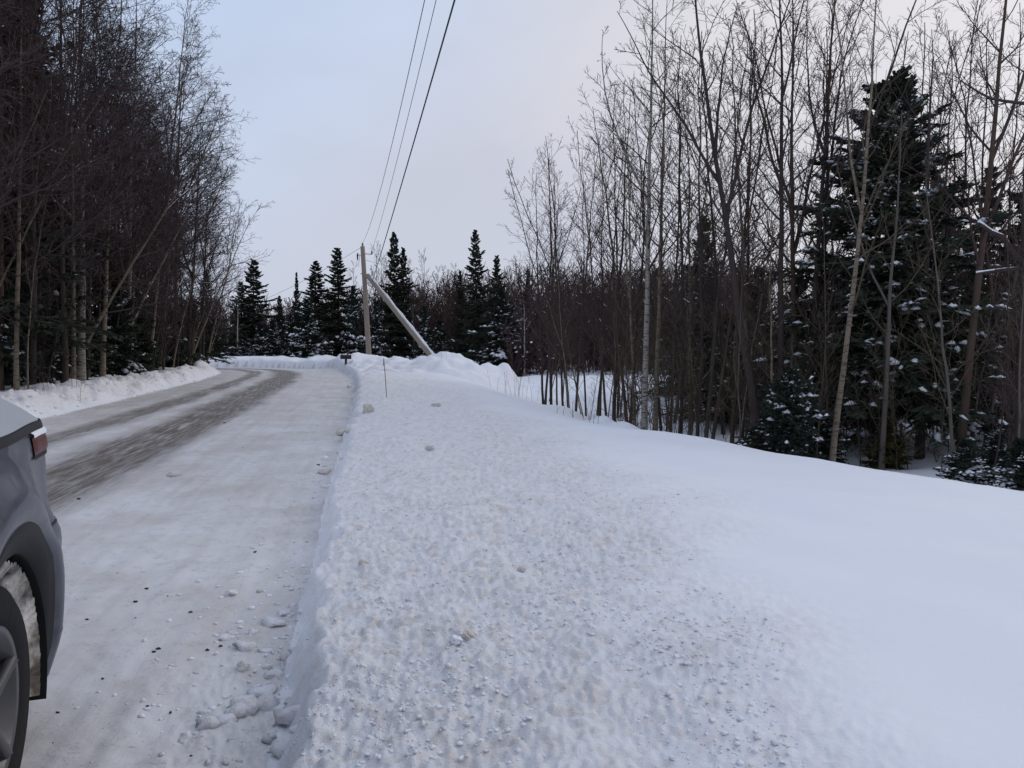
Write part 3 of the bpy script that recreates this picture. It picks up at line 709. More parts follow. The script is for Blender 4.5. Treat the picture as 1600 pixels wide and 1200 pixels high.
# cabin
g = Geo(); xs = np.array([.30, .62, 1.0, 1.5, 2.1, 2.45, 2.8]); zt = np.array([1.19, 1.33, 1.43, 1.46, 1.42, 1.28, 1.07]); hw = np.array([.66, .64, .60, .60, .61, .66, .72])
sec = []
for x, z1, hh in zip(xs, zt, hw):
    sec.append([[x, .80, 1.06], [x, .80 + (hh - .80) * .5, 1.06 + (z1 - 1.06) * .55], [x, hh, z1 - .03 * (z1 > 1.1)], [x, hh * .5, z1], [x, 0, z1 + .012]])
both(g, np.array(sec)); link('cabin_glass', g.mesh('cabin_glass', M_GLASS), car)
g = Geo(); both(g, np.array([[[x, h_ + .012, z1 - .02], [x, h_ * .5, z1 + .014], [x, 0, z1 + .028]] for x, z1, h_ in zip(xs[1:5], zt[1:5], hw[1:5])])); link('roof', g.mesh('roof', M_PAINT), car)
for sgn in (1, -1):
    # wheel-arch lip, liner with packed snow, wheels
    for pc in (0, -WB):
        a = np.linspace(R(-20), R(200), 60); g = Geo()
        rr_ = np.array([AR - .05, AR - .045, AR + .0, AR + .035, AR + .04])[None]; off = np.array([-.06, -.004, .006, .004, -.008])
        Pt = np.stack([skin(pc + rr_[0, i] * np.cos(a), WZ + rr_[0, i] * np.sin(a), off[i]) for i in range(5)], 1); Pt[..., 1] *= sgn
        V, Q = sheet(Pt); g.add(V, Q); link('arch_trim', g.mesh('arch_trim', M_TRIM), car)
        g = Geo(); yv = np.array([.90, .80, .66, .50])
        L_ = np.stack([np.stack([-(pc + (AR - .048 - .0 * i) * np.cos(a)), np.full(60, y * sgn), WZ + (AR - .048) * np.sin(a)], -1) for i, y in enumerate(yv)], 1)
        V, Q = sheet(L_); g.add(V, Q); link('arch_liner', g.mesh('arch_liner', M_TRIM), car)
        # wheel
        wy = sgn * .765; cw = np.array([-pc, wy, .34])
        wroot = Geo(); a2 = np.linspace(0, 2 * np.pi, 49)
        pr = np.array([(.215, .085), (.235, .10), (.30, .112), (.328, .095), (.335, .06), (.335, -.06), (.328, -.095), (.30, -.112), (.235, -.10), (.215, -.085)])
        T = np.stack([np.stack([cw[0] + r_ * np.cos(a2), np.full(49, wy + yo), cw[2] + r_ * np.sin(a2)], -1) for r_, yo in pr], 1)
        V, Q = sheet(T); wroot.add(V, Q); wo_ = link('wheel', wroot.mesh('wheel', M_TYRE), car)
        wo_['label'] = 'black tyre with a trace of snow on its shoulder'
        g = Geo(); T = np.stack([np.stack([cw[0] + r_ * np.cos(a2), np.full(49, wy + sgn * yo), cw[2] + r_ * np.sin(a2)], -1) for r_, yo in ((.222, .09), (.222, .104), (.205, .10), (.198, .05), (.06, .045), (.055, .075), (.0, .078))], 1)
        V, Q = sheet(T); g.add(V, Q)
        for k5 in range(5):
            th = k5 * 2 * np.pi / 5 + .3; g.tubes(np.array([[cw[0] + q * np.cos(th), wy + sgn * yo, cw[2] + q * np.sin(th)] for q, yo in ((.03, .08), (.12, .088), (.208, .092))]), np.array([.022, .017, .020]), 6)
        link('rim', g.mesh('rim', M_RIM), wo_)
        if sgn == 1 and pc == 0:
            rng2 = np.random.RandomState(3); g = Geo()
            t3 = rng2.uniform(.2, 2.2, 260); rs = .335 + rng2.randn(260) * .002; V, T = ICO0
            for th, rq in zip(t3, rs):
                if rng2.rand() < .75:
                    g.add(V * rng2.uniform(.002, .006) + [cw[0] - rq * math.cos(th), wy + .062 + rng2.rand() * .012, cw[2] + rq * math.sin(th)], None, T)
            link('snow', g.mesh('snow', M_SNOWDIRT), wo_)
    # packed snow inside the rear arch: lumpy sheet over the liner
    th = np.linspace(R(-18), R(150), 160); yv = np.linspace(.52, .885, 40); TH, YV = np.meshgrid(th, yv, indexing='ij')
    rn = .5 + .5 * fbm(TH * 3 + 4, YV * 9, 4, 61, .6); amt = sst(.05, .5, rn) * (.35 + .65 * sst(1.9, .3, TH))
    rq = AR - .052 - (.012 + .075 * amt * sst(.89, .84, YV) + .012 * perlin(TH * 22, YV * 60, 62)) * sst(150, 125, np.degrees(TH))
    g = Geo(); V, Q = sheet(np.stack([-(rq * np.cos(TH)), YV * sgn, WZ + rq * np.sin(TH)], -1)); g.add(V, Q)
    mm = NT('packed_arch_snow', .85, .1); v = mm.noise(mm.coord(), 14, 5, .65); v2 = mm.noise(mm.coord(), 5, 4)
    mm.color(mm.mix(mm.ramp(v2, .42, .6), mm.mix(v, (.03, .027, .024), (.20, .17, .14)), mm.mix(v, (.46, .42, .36), (.78, .77, .76)))); mm.bump(v, .8, .02)
    link('packed_snow', g.mesh('packed_snow', mm.m), car)
    g = Geo(); P = skin(*np.meshgrid(np.linspace(.50, PTAIL, 50), np.array([.715, .722]), indexing='ij'), .0025); P[..., 1] *= sgn; V, Q = sheet(P); g.add(V, Q); link('bumper_seam', g.mesh('bumper_seam', M_TRIM), car)
    # tail lamp, its snow cap, bumper joint
    g = Geo(); pp, zz = np.meshgrid(np.linspace(.42, .98, 24), np.linspace(.962, 1.022, 8), indexing='ij')
    edge = .004 + .007 * np.minimum(1, np.minimum((pp - .42) / .03, (.98 - pp) / .03).clip(0)) * np.minimum(1, np.minimum((zz - .962), (1.022 - zz)) / .012)
    P = skin(pp, zz - .0 * pp + .03 * 0 * pp, edge); P[..., 1] *= sgn; V, Q = sheet(P); g.add(V, Q)
    lamp = link('tail_lamp', g.mesh('tail_lamp', M_LENS), car)
    g = Geo(); pp, zz = np.meshgrid(np.linspace(.405, 1.0, 24), np.linspace(1.020, 1.030, 3), indexing='ij'); P = skin(pp, zz, .014); P[..., 1] *= sgn; V, Q = sheet(P); g.add(V, Q)
    P2 = np.stack([skin(pp[:, 0], pp[:, 0] * 0 + 1.030, .014), skin(pp[:, 0], pp[:, 0] * 0 + 1.037, .004), skin(pp[:, 0], pp[:, 0] * 0 + 1.034, -.03)], 1); P2[..., 1] *= sgn; V, Q = sheet(P2); g.add(V, Q)
    link('snow', g.mesh('snow', M_SNOW), lamp)
    g = Geo(); pp, zz = np.meshgrid(np.linspace(.405, 1.0, 24), np.array([.950, .962]), indexing='ij'); P = skin(pp, zz, .005); P[..., 1] *= sgn; V, Q = sheet(P); g.add(V, Q)
    link('bezel', g.mesh('bezel', M_TRIM), lamp)
    g = Geo(); pp, zz = np.meshgrid(np.linspace(.44, PTAIL, 40), np.array([.185, .20, .375, .39]), indexing='ij'); P = skin(pp, zz, .0) ; off = np.array([-.01, .0, .003, -.004])
    P = np.stack([skin(pp[:, i], zz[:, i], off[i]) for i in range(4)], 1); P[..., 1] *= sgn; V, Q = sheet(P); g.add(V, Q); link('bumper_valance', g.mesh('bumper_valance', M_PAINT), car)

# ------------------------------------------------------------------ snow chunks, crumbs, stones, stems
def chunk(px, py, size, label, mat, seed, d=None, flat=.75):
    # find the ground point under the pixel
    if d is None:
        size = size * (.62 if py > 850 else 1.); ds = np.geomspace(2, 60, 1500); pts = np.array([at(px, py, q) for q in ds]); k = np.argmax(pts[:, 2] <= base_h(pts[:, 0], pts[:, 1])); p = pts[k]
    else: p = at(px, py, d)
    V, T = ICO3; n = V / np.linalg.norm(V, axis=1, keepdims=True)
    f = .92 + .42 * perlin(n[:, 0] * 1.6 + seed, n[:, 1] * 1.6 + n[:, 2] * 1.3, seed) + .30 * (np.abs(perlin(n[:, 0] * 3 + n[:, 2] * 2, n[:, 1] * 3 - n[:, 2] * 2.4, seed + 3)) - .25) + .16 * perlin(n[:, 0] * 8 + n[:, 2] * 6, n[:, 1] * 8 - n[:, 2] * 5, seed + 5)
    cl = np.random.RandomState(seed).randn(7, 3); cl /= np.linalg.norm(cl, axis=1, keepdims=True); dd = n @ cl.T; f = np.minimum(f, (.80 / np.maximum(dd, .05)).min(1) * (1 + .06 * perlin(n[:, 0] * 9, n[:, 1] * 9 + n[:, 2] * 8, seed)))
    size *= .85; V = n * f[:, None] * size * np.array([1.1, .9, flat]); g = Geo(); g.add(V, None, T)
    o = link('snow_chunk', g.mesh('snow_chunk', mat), None, (p[0], p[1], float(full_h([p[0]], [p[1]])[0][0]) + size * flat * .30)); o.rotation_euler = (0, 0, seed)
    return tag(o, label, 'snow chunk', 'snow chunks along the bank')
chunk(534, 680, .105, 'biggest dirty snow chunk lying on the road at the foot of the bank', M_SNOWDIRT, 2, flat=.95)
chunk(544, 676, .055, 'smaller dirty snow chunk touching the biggest one by the bank', M_SNOWDIRT, 12)
chunk(575, 645, .13, 'tall pointed yellowish snow chunk on the lip of the bank near the stake', M_SNOWDIRT, 5, flat=1.2)
chunk(546, 606, .10, 'far rounded snow chunk on the road just short of the mailbox', M_SNOWDIRT, 7)
chunk(507, 739, .07, 'low brown snow chunk in the row of crumbs beside the bank face', M_SNOWDIRT, 9)
chunk(508, 718, .06, 'pale snow chunk just behind the low brown chunk', M_SNOWG, 10)
chunk(681, 635, .12, 'tan snow lump on the bank top right of the marker stake', M_SNOWDIRT, 14, flat=.5)
chunk(672, 704, .06, 'small brownish lump alone on the middle of the bank top', M_SNOWDIRT, 15)
chunk(732, 1000, .055, 'grey lump beside the hollow in the nearest part of the bank', M_SNOWDIRT, 17)
chunk(712, 1008, .05, 'white lump at the lip of the hollow in the nearest part of the bank', M_SNOW, 19)
chunk(568, 880, .05, 'tan clod on the bank edge above the dark hollow of the face', M_SNOWDIRT, 21)
chunk(815, 895, .045, 'lone tan clod on the open middle of the near bank', M_SNOWDIRT, 23)
chunk(272, 744, .075, 'pinkish block of snow alone on the road beside the brown wheel track', M_SNOWDIRT, 25, flat=.7)
chunk(405, 925, .035, 'brown crumb on the road nearest the foot of the bank', M_SNOWDIRT, 27)

rng = np.random.RandomState(11)
def scatter(n, rule, smin, smax, name, mat, label, cat, tmpl=ICO0, emb=.05, near=26, squash=.6):
    r_ = np.exp(rng.uniform(math.log(2.), math.log(near), n * 14)); a_ = np.radians(rng.uniform(-40, 40, n * 14)); x = np.sin(a_) * r_; y = np.cos(a_) * r_
    z, u, s, d = full_h(x, y); k = np.where(rule(x, y, u, s, d))[0][:n]
    V, T = tmpl; m = len(k); sz_ = smin * (smax / smin) ** (rng.rand(m) ** 1.8)
    W = V[None] * (1 + .34 * rng.randn(m, len(V), 1) * .7) * sz_[:, None, None] * np.array([1, 1, squash]) * rng.uniform(.7, 1.3, (m, 1, 3))
    W += np.stack([x[k], y[k], z[k] + sz_ * emb], 1)[:, None]
    g = Geo(); g.add(W.reshape(-1, 3), None, (T[None] + np.arange(m)[:, None, None] * len(V)).reshape(-1, 3))
    me = g.mesh(name, mat, name == 'snow_crumbs')
    at_ = me.attributes.new('dirt', 'FLOAT', 'POINT'); at_.data.foreach_set('value', np.repeat((.05 + .6 * rng.rand(m)) if tmpl is ICO0 else (.7 + .3 * rng.rand(m)), len(V)).astype(np.float32))
    return tag(link(name, me), label, cat, kind='stuff')
scatter(5500, lambda x, y, u, s, d: (d > .45) & (u > .08) & (perlin(x * 1.6, y * 1.6, 71) + rng.rand(len(x)) * .8 > .3), .003, .011, 'snow_crumbs', M_SNOWG, 'loose crumbs of dirty snow strewn over the bank top', 'snow crumbs')
scatter(2600, lambda x, y, u, s, d: (u > -.75) & (u < .03) & (rng.rand(len(x)) < np.exp(u * 4)) & (perlin(s * .7, u, 72) > -.2), .003, .020, 'snow_crumbs', M_SNOWG, 'crumbs of snow fallen on the road along the bank foot', 'snow crumbs')
scatter(420, lambda x, y, u, s, d: (u > -.42) & (u < .10) & (rng.rand(len(x)) < np.exp(-np.abs(u + .06) * 6)) & (perlin(s * .55, u * .3, 73) > -.05), .012, .055, 'snow_crumbs', M_SNOWG, 'broken clods of ploughed snow heaped against the bank face', 'snow crumbs', tmpl=ICO1, emb=-.05, near=20, squash=.55)
scatter(1500, lambda x, y, u, s, d: (u < -RW - .05) & (u > -RW - 1.6), .015, .07, 'snow_crumbs', M_SNOWG, 'crumbled ploughed snow on the ridge below the birches', 'snow crumbs', near=45)
M_STONE = plain('dark_stone', (.035, .032, .035), .8, .2, .4, 40.)
scatter(110, lambda x, y, u, s, d: (u < -.15) & (u > -RW), .002, .008, 'gravel', M_STONE, 'fine dark grit scattered over the packed snow of the road', 'gravel', emb=.3, near=14)
def stone(px, py, size, label, seed):
    ds = np.geomspace(2, 60, 1500); pts = np.array([at(px, py, q) for q in ds]); k = np.argmax(pts[:, 2] <= base_h(pts[:, 0], pts[:, 1])); p = pts[k]
    V, T = ICO1; size *= .75; V = V * (1 + .22 * np.random.RandomState(seed).randn(len(V), 1)) * size * np.array([1.2, .9, .6]); g = Geo(); g.add(V, None, T)
    tag(link('pebble', g.mesh('pebble', M_STONE, False), None, (p[0], p[1], float(full_h([p[0]], [p[1]])[0][0]) + size * .3)), label, 'pebble', 'dark stones on the road')
for i, (px, py, sz_, lb) in enumerate([(212, 939, .013, 'largest dark pebble on the near road snow beside the car'), (229, 921, .013, 'flat dark pebble just beyond the largest one near the car'), (136, 966, .010, 'dark pebble on the road closest to the car tyre'),
        (398, 864, .011, 'dark pebble on the bluish white patch of the near road'), (345, 1008, .010, 'dark pebble close to the camera, right of the pair on the near road'), (324, 1015, .011, 'dark pebble just left of the one nearest the bank in front'),
        (248, 1013, .012, 'right one of a pair of dark pebbles low on the road'), (240, 1018, .011, 'left one of a pair of dark pebbles low on the road'), (298, 957, .011, 'single dark pebble in the middle of the near road'),
        (351, 661, .025, 'dark stone on the edge of the brown wheel track up the road'), (123, 782, .017, 'dark stone at the near edge of the brown wheel track by the car'), (497, 728, .022, 'dark stone at the bank foot beside the low brown chunk')]):
    stone(px, py, sz_, lb, i)

def stems(px0, px1, n, d0, d1, h0, h1, label, seed, lean=.15, mat=None, group='dry stems', name='dry_stem', rad=.004, br=2):
    rg = np.random.RandomState(seed)
    for i in range(n):
        px = rg.uniform(px0, px1); d = rg.uniform(d0, d1); x = (px - 800) / F * d; h = rg.uniform(h0, h1)
        g = Geo(); a = rg.rand() * 6.28; ln = rg.rand() * lean * 2; t = np.linspace(0, 1, 6)
        P = np.stack([np.cos(a) * ln * h * t ** 1.6, np.sin(a) * ln * h * t ** 1.6, t * h - .06], 1)
        g.tubes(P, np.linspace(rad, rad * .4, 6), 5)
        if br:
            q, r_ = kids(rg, P[None], np.linspace(rad, rad * .4, 6)[None], br, (.35, .95), (R(25), R(50)), lambda t: .35, 4, .2, .1, .7, .0015); g.tubes(q, r_, 4)
        tag(link(name, g.mesh(name, mat or M_TWIGG), None, (x, d, gz(x, d))), label, 'dry stem', group)
stems(756, 850, 15, 20.5, 25, .35, 1.0, 'thin dry weed stem poking out of the snow behind the shoulder mound', 5)
stems(664, 720, 8, 30, 33, .2, .55, 'short dry weed stem poking from the top of the snow mounds', 6, .2)
stems(870, 1010, 16, 13.2, 17, .25, .7, 'short dry twig sticking out of the snow at the shoulder edge', 8, .3)
stems(60, 130, 8, 16, 18, .5, 1.2, 'bare brushy stem rising from the snow under the left trees', 9, .25, M_TWIG, br=4)

# ------------------------------------------------------------------ far trees across the bend
rng = np.random.RandomState(21)
FAR = [  # px, top row, distance, base radius, snow, label
    (403, 405, 55, 2.4, .05, 'broad dark spruce with dense pointed crown, beyond the bend next to the birch wood'),
    (384, 440, 55.5, 2.0, .06, 'shorter dark spruce leaning into the broad one beyond the bend'),
    (443, 462, 54, 1.3, .16, 'small dark topped spruce with snowy skirts, left of the slim spire'),
    (469, 426, 56, 1.0, .10, 'slim spire of a spruce standing left of the pole'),
    (496, 408, 57, 2.6, .05, 'open branched spruce between the slim spire and the pole'),
    (533, 386, 56, 2.7, .05, 'tall broad spruce just left of the utility pole'),
    (617, 363, 58, 2.1, .04, 'tall narrow spruce with long spire behind the leaning pole'),
    (633, 387, 58.6, 1.9, .04, 'slightly shorter spruce hugging the tall narrow one behind the leaning pole'),
    (746, 359, 52, 1.8, .06, 'tallest slender spruce beyond the clearing with a needle thin spire'),
    (777, 399, 50, 1.7, .10, 'slender dark spruce right of the tallest one beyond the clearing'),
    (720, 422, 54, 1.2, .05, 'short dark spruce left of the tallest one beyond the clearing'),
    (823, 420, 62, 1.5, .04, 'tiny dark spruce tip above the brush beyond the clearing'),
]
for i, (px, yt, d, rb, sn, lb) in enumerate(FAR):
    H = hfor(px, yt, d)
    o, sc_ = spruce_like('far', 6, 'spruce_tree', lb, rng, H, rb, 8., 1.8, 'spruces beyond the bend', nb=150, k2=12, k3=4, wid=.070, snow=.06, t0=.10, clump=1.4, pw=rng.uniform(.8, 1.05), elev=(-16, 0, 40), pad=1.2); put(o, px, d, rng.rand() * 6, sc_)
SN = [(335, 512, 50, 1.3, 'snow laden young spruce at the very end of the left wood'), (356, 524, 51, 1.3, 'snow laden young spruce second along the bend bank'), (388, 520, 49.5, 1.4, 'frosted round young spruce below the broad dark spruce'),
      (412, 505, 51, 1.2, 'frosted young spruce between the round one and the tall frosted one'), (432, 500, 50, 1.5, 'snow laden young spruce under the small dark topped spruce'), (462, 492, 51, 1.4, 'frosted young spruce below the slim spire'),
      (487, 468, 49, 1.9, 'tallest snow dusted young spruce on the bend bank'), (508, 520, 51, 1.1, 'small frosted spruce right of the tallest snow dusted one'), (556, 448, 50.5, 1.6, 'snowy spruce standing just left behind the utility pole'),
      (593, 470, 52, 1.5, 'snow flecked spruce between the two poles'), (545, 538, 50, .8, 'knee high frosted spruce behind the mailbox'), (783, 452, 45, 2.2, 'wide snow laden spruce at the near edge of the clearing'),
      (665, 478, 54, 1.3, 'snow flecked dim spruce right of the leaning pole'), (690, 500, 55, 1.4, 'dim spruce in the brush between leaning pole and tallest spruce'), (370, 545, 48.5, .8, 'low frosted bush of spruce at the bank foot of the bend')]
for i, (px, yt, d, rb, lb) in enumerate(SN):
    H = max(.7, hfor(px, yt, d))
    o, sc_ = spruce_like('farsn', 5, 'young_spruce', lb, rng, H, rb, 3.5, 1.4, 'snowy young spruces beyond the bend', nb=95, k2=12, k3=3, wid=.075, snow=.62, t0=.03, need=M_NEEDB, clump=1.8, pad=1.9, elev=(-10, 5, 45)); put(o, px, d, rng.rand() * 6, sc_)

far_lab = 'bare leafless tree standing in the wood beyond the bend and the clearing'
fproto = [bare_tree('bare_tree', far_lab, 'bare tree', np.random.RandomState(300 + i), 9., .075, [M_GREYB if i % 2 else M_DARK, M_TWIGR if i % 3 else M_TWIG], (rng.randn() * .5, 0), 0, 1, n1=20, n2=7, n3=4, t1=.25, ang1=(25, 45), l1=.26, up=.35, minr=.006, group='bare trees beyond the bend') for i in range(5)]
nf = [(585, 380, 60), (597, 392, 62), (558, 410, 63), (606, 405, 64), (641, 420, 62), (655, 405, 60), (668, 392, 62), (682, 418, 60), (697, 416, 63), (708, 412, 60), (731, 430, 60), (760, 420, 60), (800, 402, 64), (812, 412, 60), (837, 425, 56), (851, 418, 60), (866, 430, 52), (340, 470, 60), (355, 462, 58), (372, 474, 58), (425, 468, 60), (452, 470, 62), (482, 455, 62), (515, 452, 62), (548, 446, 62), (880, 424, 58), (900, 428, 52), (921, 422, 56), (940, 430, 50), (962, 420, 56), (985, 424, 50), (650, 445, 54), (700, 450, 55), (805, 455, 48), (845, 452, 47), (884, 456, 46), (925, 452, 45), (968, 450, 44), (1005, 430, 48), (1030, 425, 52), (1060, 430, 48)]
used = set()
for i, (px, yt, d) in enumerate(nf):
    k = i % 5; H = hfor(px, yt, d); o = fproto[k] if k not in used else copy_tree(fproto[k]); used.add(k)
    s_ = H / 9.; put(o, px, d, rng.rand() * 6.28, (s_ * .85, s_ * .85, s_))
# white-stemmed birch beside the wide snowy spruce
put(bare_tree('birch_tree', 'small white stemmed birch right of the wide snow laden spruce', 'birch tree', np.random.RandomState(5), hfor(819, 470, 44), .06, [plain('white_bark', (.40, .37, .34)), M_TWIGG], n1=16, n2=5, n3=2, l1=.33, t1=.12, snow=.5, minr=.006), 819, 44)
put(bare_tree('dead_tree', 'pale dead snag rising beneath the broad dark spruce beyond the bend', 'dead tree', np.random.RandomState(6), hfor(378, 468, 50), .075, [plain('bleached_wood', (.34, .31, .29)), M_TWIGG], n1=7, n2=3, n3=0, l1=.15, minr=.006), 378, 50)
sa = at(828, 428, 50)
put(bare_tree('dead_tree', 'broken dark snag with two prongs above the brush beyond the clearing', 'dead tree', np.random.RandomState(8), hfor(825, 392, 55), .10, [M_DARK, M_TWIG], (.3, 0), 0, 1, (.7, .8), n1=5, n2=2, n3=0, l1=.1, minr=.008), 825, 55)

# far-off wood that reads as one mass
def wood_mass(name, label, pts, seed, hfun, k1=9, k2=3, rad=.05, mat=M_TWIGR, minr=.008, flecks=0):
    rg = np.random.RandomState(seed); P = np.array(pts); m = len(P); z0 = base_h(P[:, 0], P[:, 1]); H = hfun(P, rg); n = 7; t = np.linspace(0, 1, n)
    T = np.zeros((m, n, 3)); wb = np.cumsum(rg.randn(m, n, 1), 1)[..., 0] * .022 * H[:, None]; wb -= wb[:, :1]; T[..., 0] = P[:, None, 0] + rg.randn(m, 1) * .11 * H[:, None] * t + wb; T[..., 1] = P[:, None, 1] + rg.randn(m, 1) * .08 * H[:, None] * t; T[..., 2] = z0[:, None] - .2 + (H[:, None] + .2) * t
    rt = rad * (1 - t * .85)[None] * rg.uniform(.5, 1.3, (m, 1))
    g = Geo(); g.tubes(T, rt, 4)
    q, r_ = kids(rg, T, rt, k1, (.08, .98), (R(25), R(55)), lambda t: .26 * (1.1 - t * .6), 4, .35, .08, .5, minr); g.tubes(q, r_, 1)
    if k2:
        q, r_ = kids(rg, q, r_, k2, (.15, 1), (R(25), R(60)), lambda t: .55, 2, .2, .1, .9, minr * .85); g.tubes(q, r_, 1)
    if flecks:      # scraps of snow caught in the twigs
        e = q[rg.rand(len(q)) < flecks][:, -1]; V, T_ = ICO0; sz_ = rg.uniform(1.2, 4., len(e)) * minr
        W = V[None] * (1 + .25 * rg.randn(len(e), 12, 1)) * sz_[:, None, None] * np.array([1.5, 1.5, .8]) + e[:, None]
        f = Geo(); f.add(W.reshape(-1, 3), None, (T_[None] + np.arange(len(e))[:, None, None] * 12).reshape(-1, 3)); tag(link('snow', f.mesh('snow', M_SNOW)), 'scraps of snow caught in the twigs of the ' + label.split(' at ')[0].split(' behind ')[0], 'snow', kind='stuff')
    return tag(link(name, g.mesh(name, mat)), label, 'woods', kind='stuff')
rg = np.random.RandomState(77)
pts = []
while len(pts) < 1080:
    px = rg.uniform(250, 1180); d = rg.uniform(58 if px < 800 else 43, 92); pts.append(((px - 800) / F * d, d))
def hf(P, rg):
    px = P[:, 0] / P[:, 1] * F + 800; top = np.interp(px, [250, 430, 560, 700, 800, 860, 1150], [470, 478, 462, 445, 432, 430, 425]) + np.where(P[:, 1] > 62, 60, 110) * rg.rand(len(P)) ** 1.6 - 4
    return np.maximum(2, CAMZ + (550 - top) / F * P[:, 1] - base_h(P[:, 0], P[:, 1]))
wood_mass('woods', 'far reddish brown mass of leafless woods closing the view beyond the bend', pts, 3, hf, 14, 6, .045, M_TWIGR, .019)
pts = []
while len(pts) < 560:
    px = rg.uniform(270, 1250); d = rg.uniform(57, 66) if px < 770 else rg.uniform(42, 56); pts.append(((px - 800) / F * d, d))
wood_mass('brush', 'low dense brush at the foot of the far woods beyond the clearing', pts, 13, lambda P, rg: rg.uniform(1., 3.2, len(P)), 14, 6, .02, M_TWIGR, .017, flecks=.012)
pts = []
while len(pts) < 500:
    px = rg.uniform(1080, 1900); d = rg.uniform(24, 60); pts.append(((px - 800) / F * d, d))
wood_mass('woods', 'dim leafless woods deep behind the spruces on the right', pts, 4, lambda P, rg: rg.uniform(2., 7.5, len(P)), 13, 6, .028, M_TWIG, .007, flecks=.006)
pts = []
while len(pts) < 330:
    px = rg.uniform(960, 1680); d = np.interp(px, [960, 1300, 1680], [15.5, 12.3, 10.8]) + rg.rand() ** 1.3 * 11; pts.append(((px - 800) / F * d, d))
wood_mass('brush', 'tangled leafless brush between the stems of the right thicket', pts, 15, lambda P, rg: rg.uniform(.7, 3.2, len(P)), 11, 5, .010, M_TWIGG, .0030, flecks=.010)
pts = []
while len(pts) < 420:
    w_ = rg.uniform(9, 34); y = rg.uniform(6, 46); pts.append((-.28 - .205 * y - RW - w_, y))
wood_mass('woods', 'dim leafless woods deep behind the birches on the left', pts, 6, lambda P, rg: rg.uniform(6, 13, len(P)), 12, 5, .045, M_TWIG, .006)

# ------------------------------------------------------------------ right side: thicket beyond the shoulder
DARKM = [M_DARK, M_TWIG]; BRN = [M_BROWN, M_TWIGR]; OLV = [M_GREYB, M_TWIGG]; BIR = [M_BIRCH, M_TWIGR]; TAN = [M_BIRCH2, M_TWIGG]
def hero(px, d, H, r, mats, label, lean=(0, 0), forks=0, seed=0, name='bare_tree', cat='bare tree', rz=0., **k):
    kw = dict(n1=18, n2=7, n3=5, l1=.28, ang1=(28, 50), up=.35); kw.update(k)
    return put(bare_tree(name, label, cat, np.random.RandomState(seed), H, r, mats, lean, kw.pop('curve', .2), forks, **kw), px, d, rz)
G1 = 'tall trees in the right thicket'
hero(1004, 15.2, 9.6, .062, BIR, 'white mottled birch, clearest pale trunk of the right thicket', (.15, 0), 1, 101, 'birch_tree', 'birch tree', group=G1, wob=.012, fork_t=(.45, .6))
hero(1021, 15.6, 9.0, .05, TAN, 'brown birch trunk right beside the white mottled birch', (.25, .2), 1, 102, 'birch_tree', 'birch tree', group=G1, wob=.012)
hero(1188, 13.2, 9.4, .075, DARKM, 'dark maple leaning left and forking high, nearest the shoulder', (-1.45, .3), 3, 103, group=G1, fork_t=(.42, .58), snow=.05, n1=14, t1=.4, curve=-.1)
hero(1216, 13.6, 9.6, .065, DARKM, 'straight dark maple just right of the left leaning maple', (-.1, .2), 2, 104, group=G1, fork_t=(.4, .7), wob=.012)
hero(1236, 14.2, 9.2, .06, BRN, 'brown maple trunk in the middle of the maple clump', (-.2, 0), 2, 105, group=G1, wob=.012)
hero(1256, 13.9, 9.8, .06, DARKM, 'dark maple on the right of the maple clump beside the big spruce', (.45, 0), 3, 106, group=G1, wob=.012, fork_t=(.3, .6))
hero(1292, 11.2, 7.6, .045, TAN, 'slender pale birch curving up in front of the big spruce', (.62, 0), 1, 107, 'birch_tree', 'birch tree', group=G1, n1=12, n2=5, n3=3, snow=.03, wob=.01, curve=-.6, fork_t=(.42, .5), l1=.33, ang1=(30, 45))
hero(1372, 12.0, 5.6, .042, OLV, 'greenish slim trunk rising before the skirts of the big spruce', (.25, 0), 1, 108, group=G1, n1=10, n2=5, n3=3)
hero(1430, 12.6, 7.0, .075, DARKM, 'dark bare trunk standing right of the big spruce base', (.1, 0), 0, 109, group=G1, n1=10, n2=4, n3=2, t1=.5)
hero(1492, 11.8, 9.2, .065, BRN, 'brown trunk leaning right between big spruce and frame edge', (.75, 0), 2, 110, group=G1, curve=.1, fork_t=(.35, .6), wob=.01)
edge_t = hero(1588, 9.8, 10.5, .085, DARKM, 'thick dark trunk at the right edge with snow loaded limbs', (-.02, 0), 0, 111, group=G1, n1=12, n2=6, n3=4, t1=.35, snow=.35, wob=.006, ang1=(55, 80), l1=.2)
# bent snow-loaded limb of the edge tree
gB = Geo(); P = np.array([[-.03, 0, 2.95], [-.20, -.05, 3.08], [-.36, -.08, 3.28], [-.52, -.1, 3.34], [-.68, -.1, 3.46]]); gB.tubes(P, np.array([.045, .04, .034, .026, .016]), 7)
P2 = np.array([[-.03, 0, 2.9], [-.4, -.1, 2.86], [-.72, -.15, 2.82]]); gB.tubes(P2, np.array([.03, .025, .015]), 6); link('limb', gB.mesh('limb', M_DARK), edge_t)
gS = Geo(); t = np.linspace(0, 1, 26)
for Q_, r_ in ((P, .022), (P2, .015)):
    S_ = np.stack([np.interp(t * (len(Q_) - 1), np.arange(len(Q_)), Q_[:, i]) for i in range(3)], 1); S_[:, 2] += r_ * .9; gS.tubes(S_, r_ * (.9 + .35 * perlin(t * 9, t * 0 + .4, 5)), 8, True)
link('snow', gS.mesh('snow', M_SNOW), edge_t)

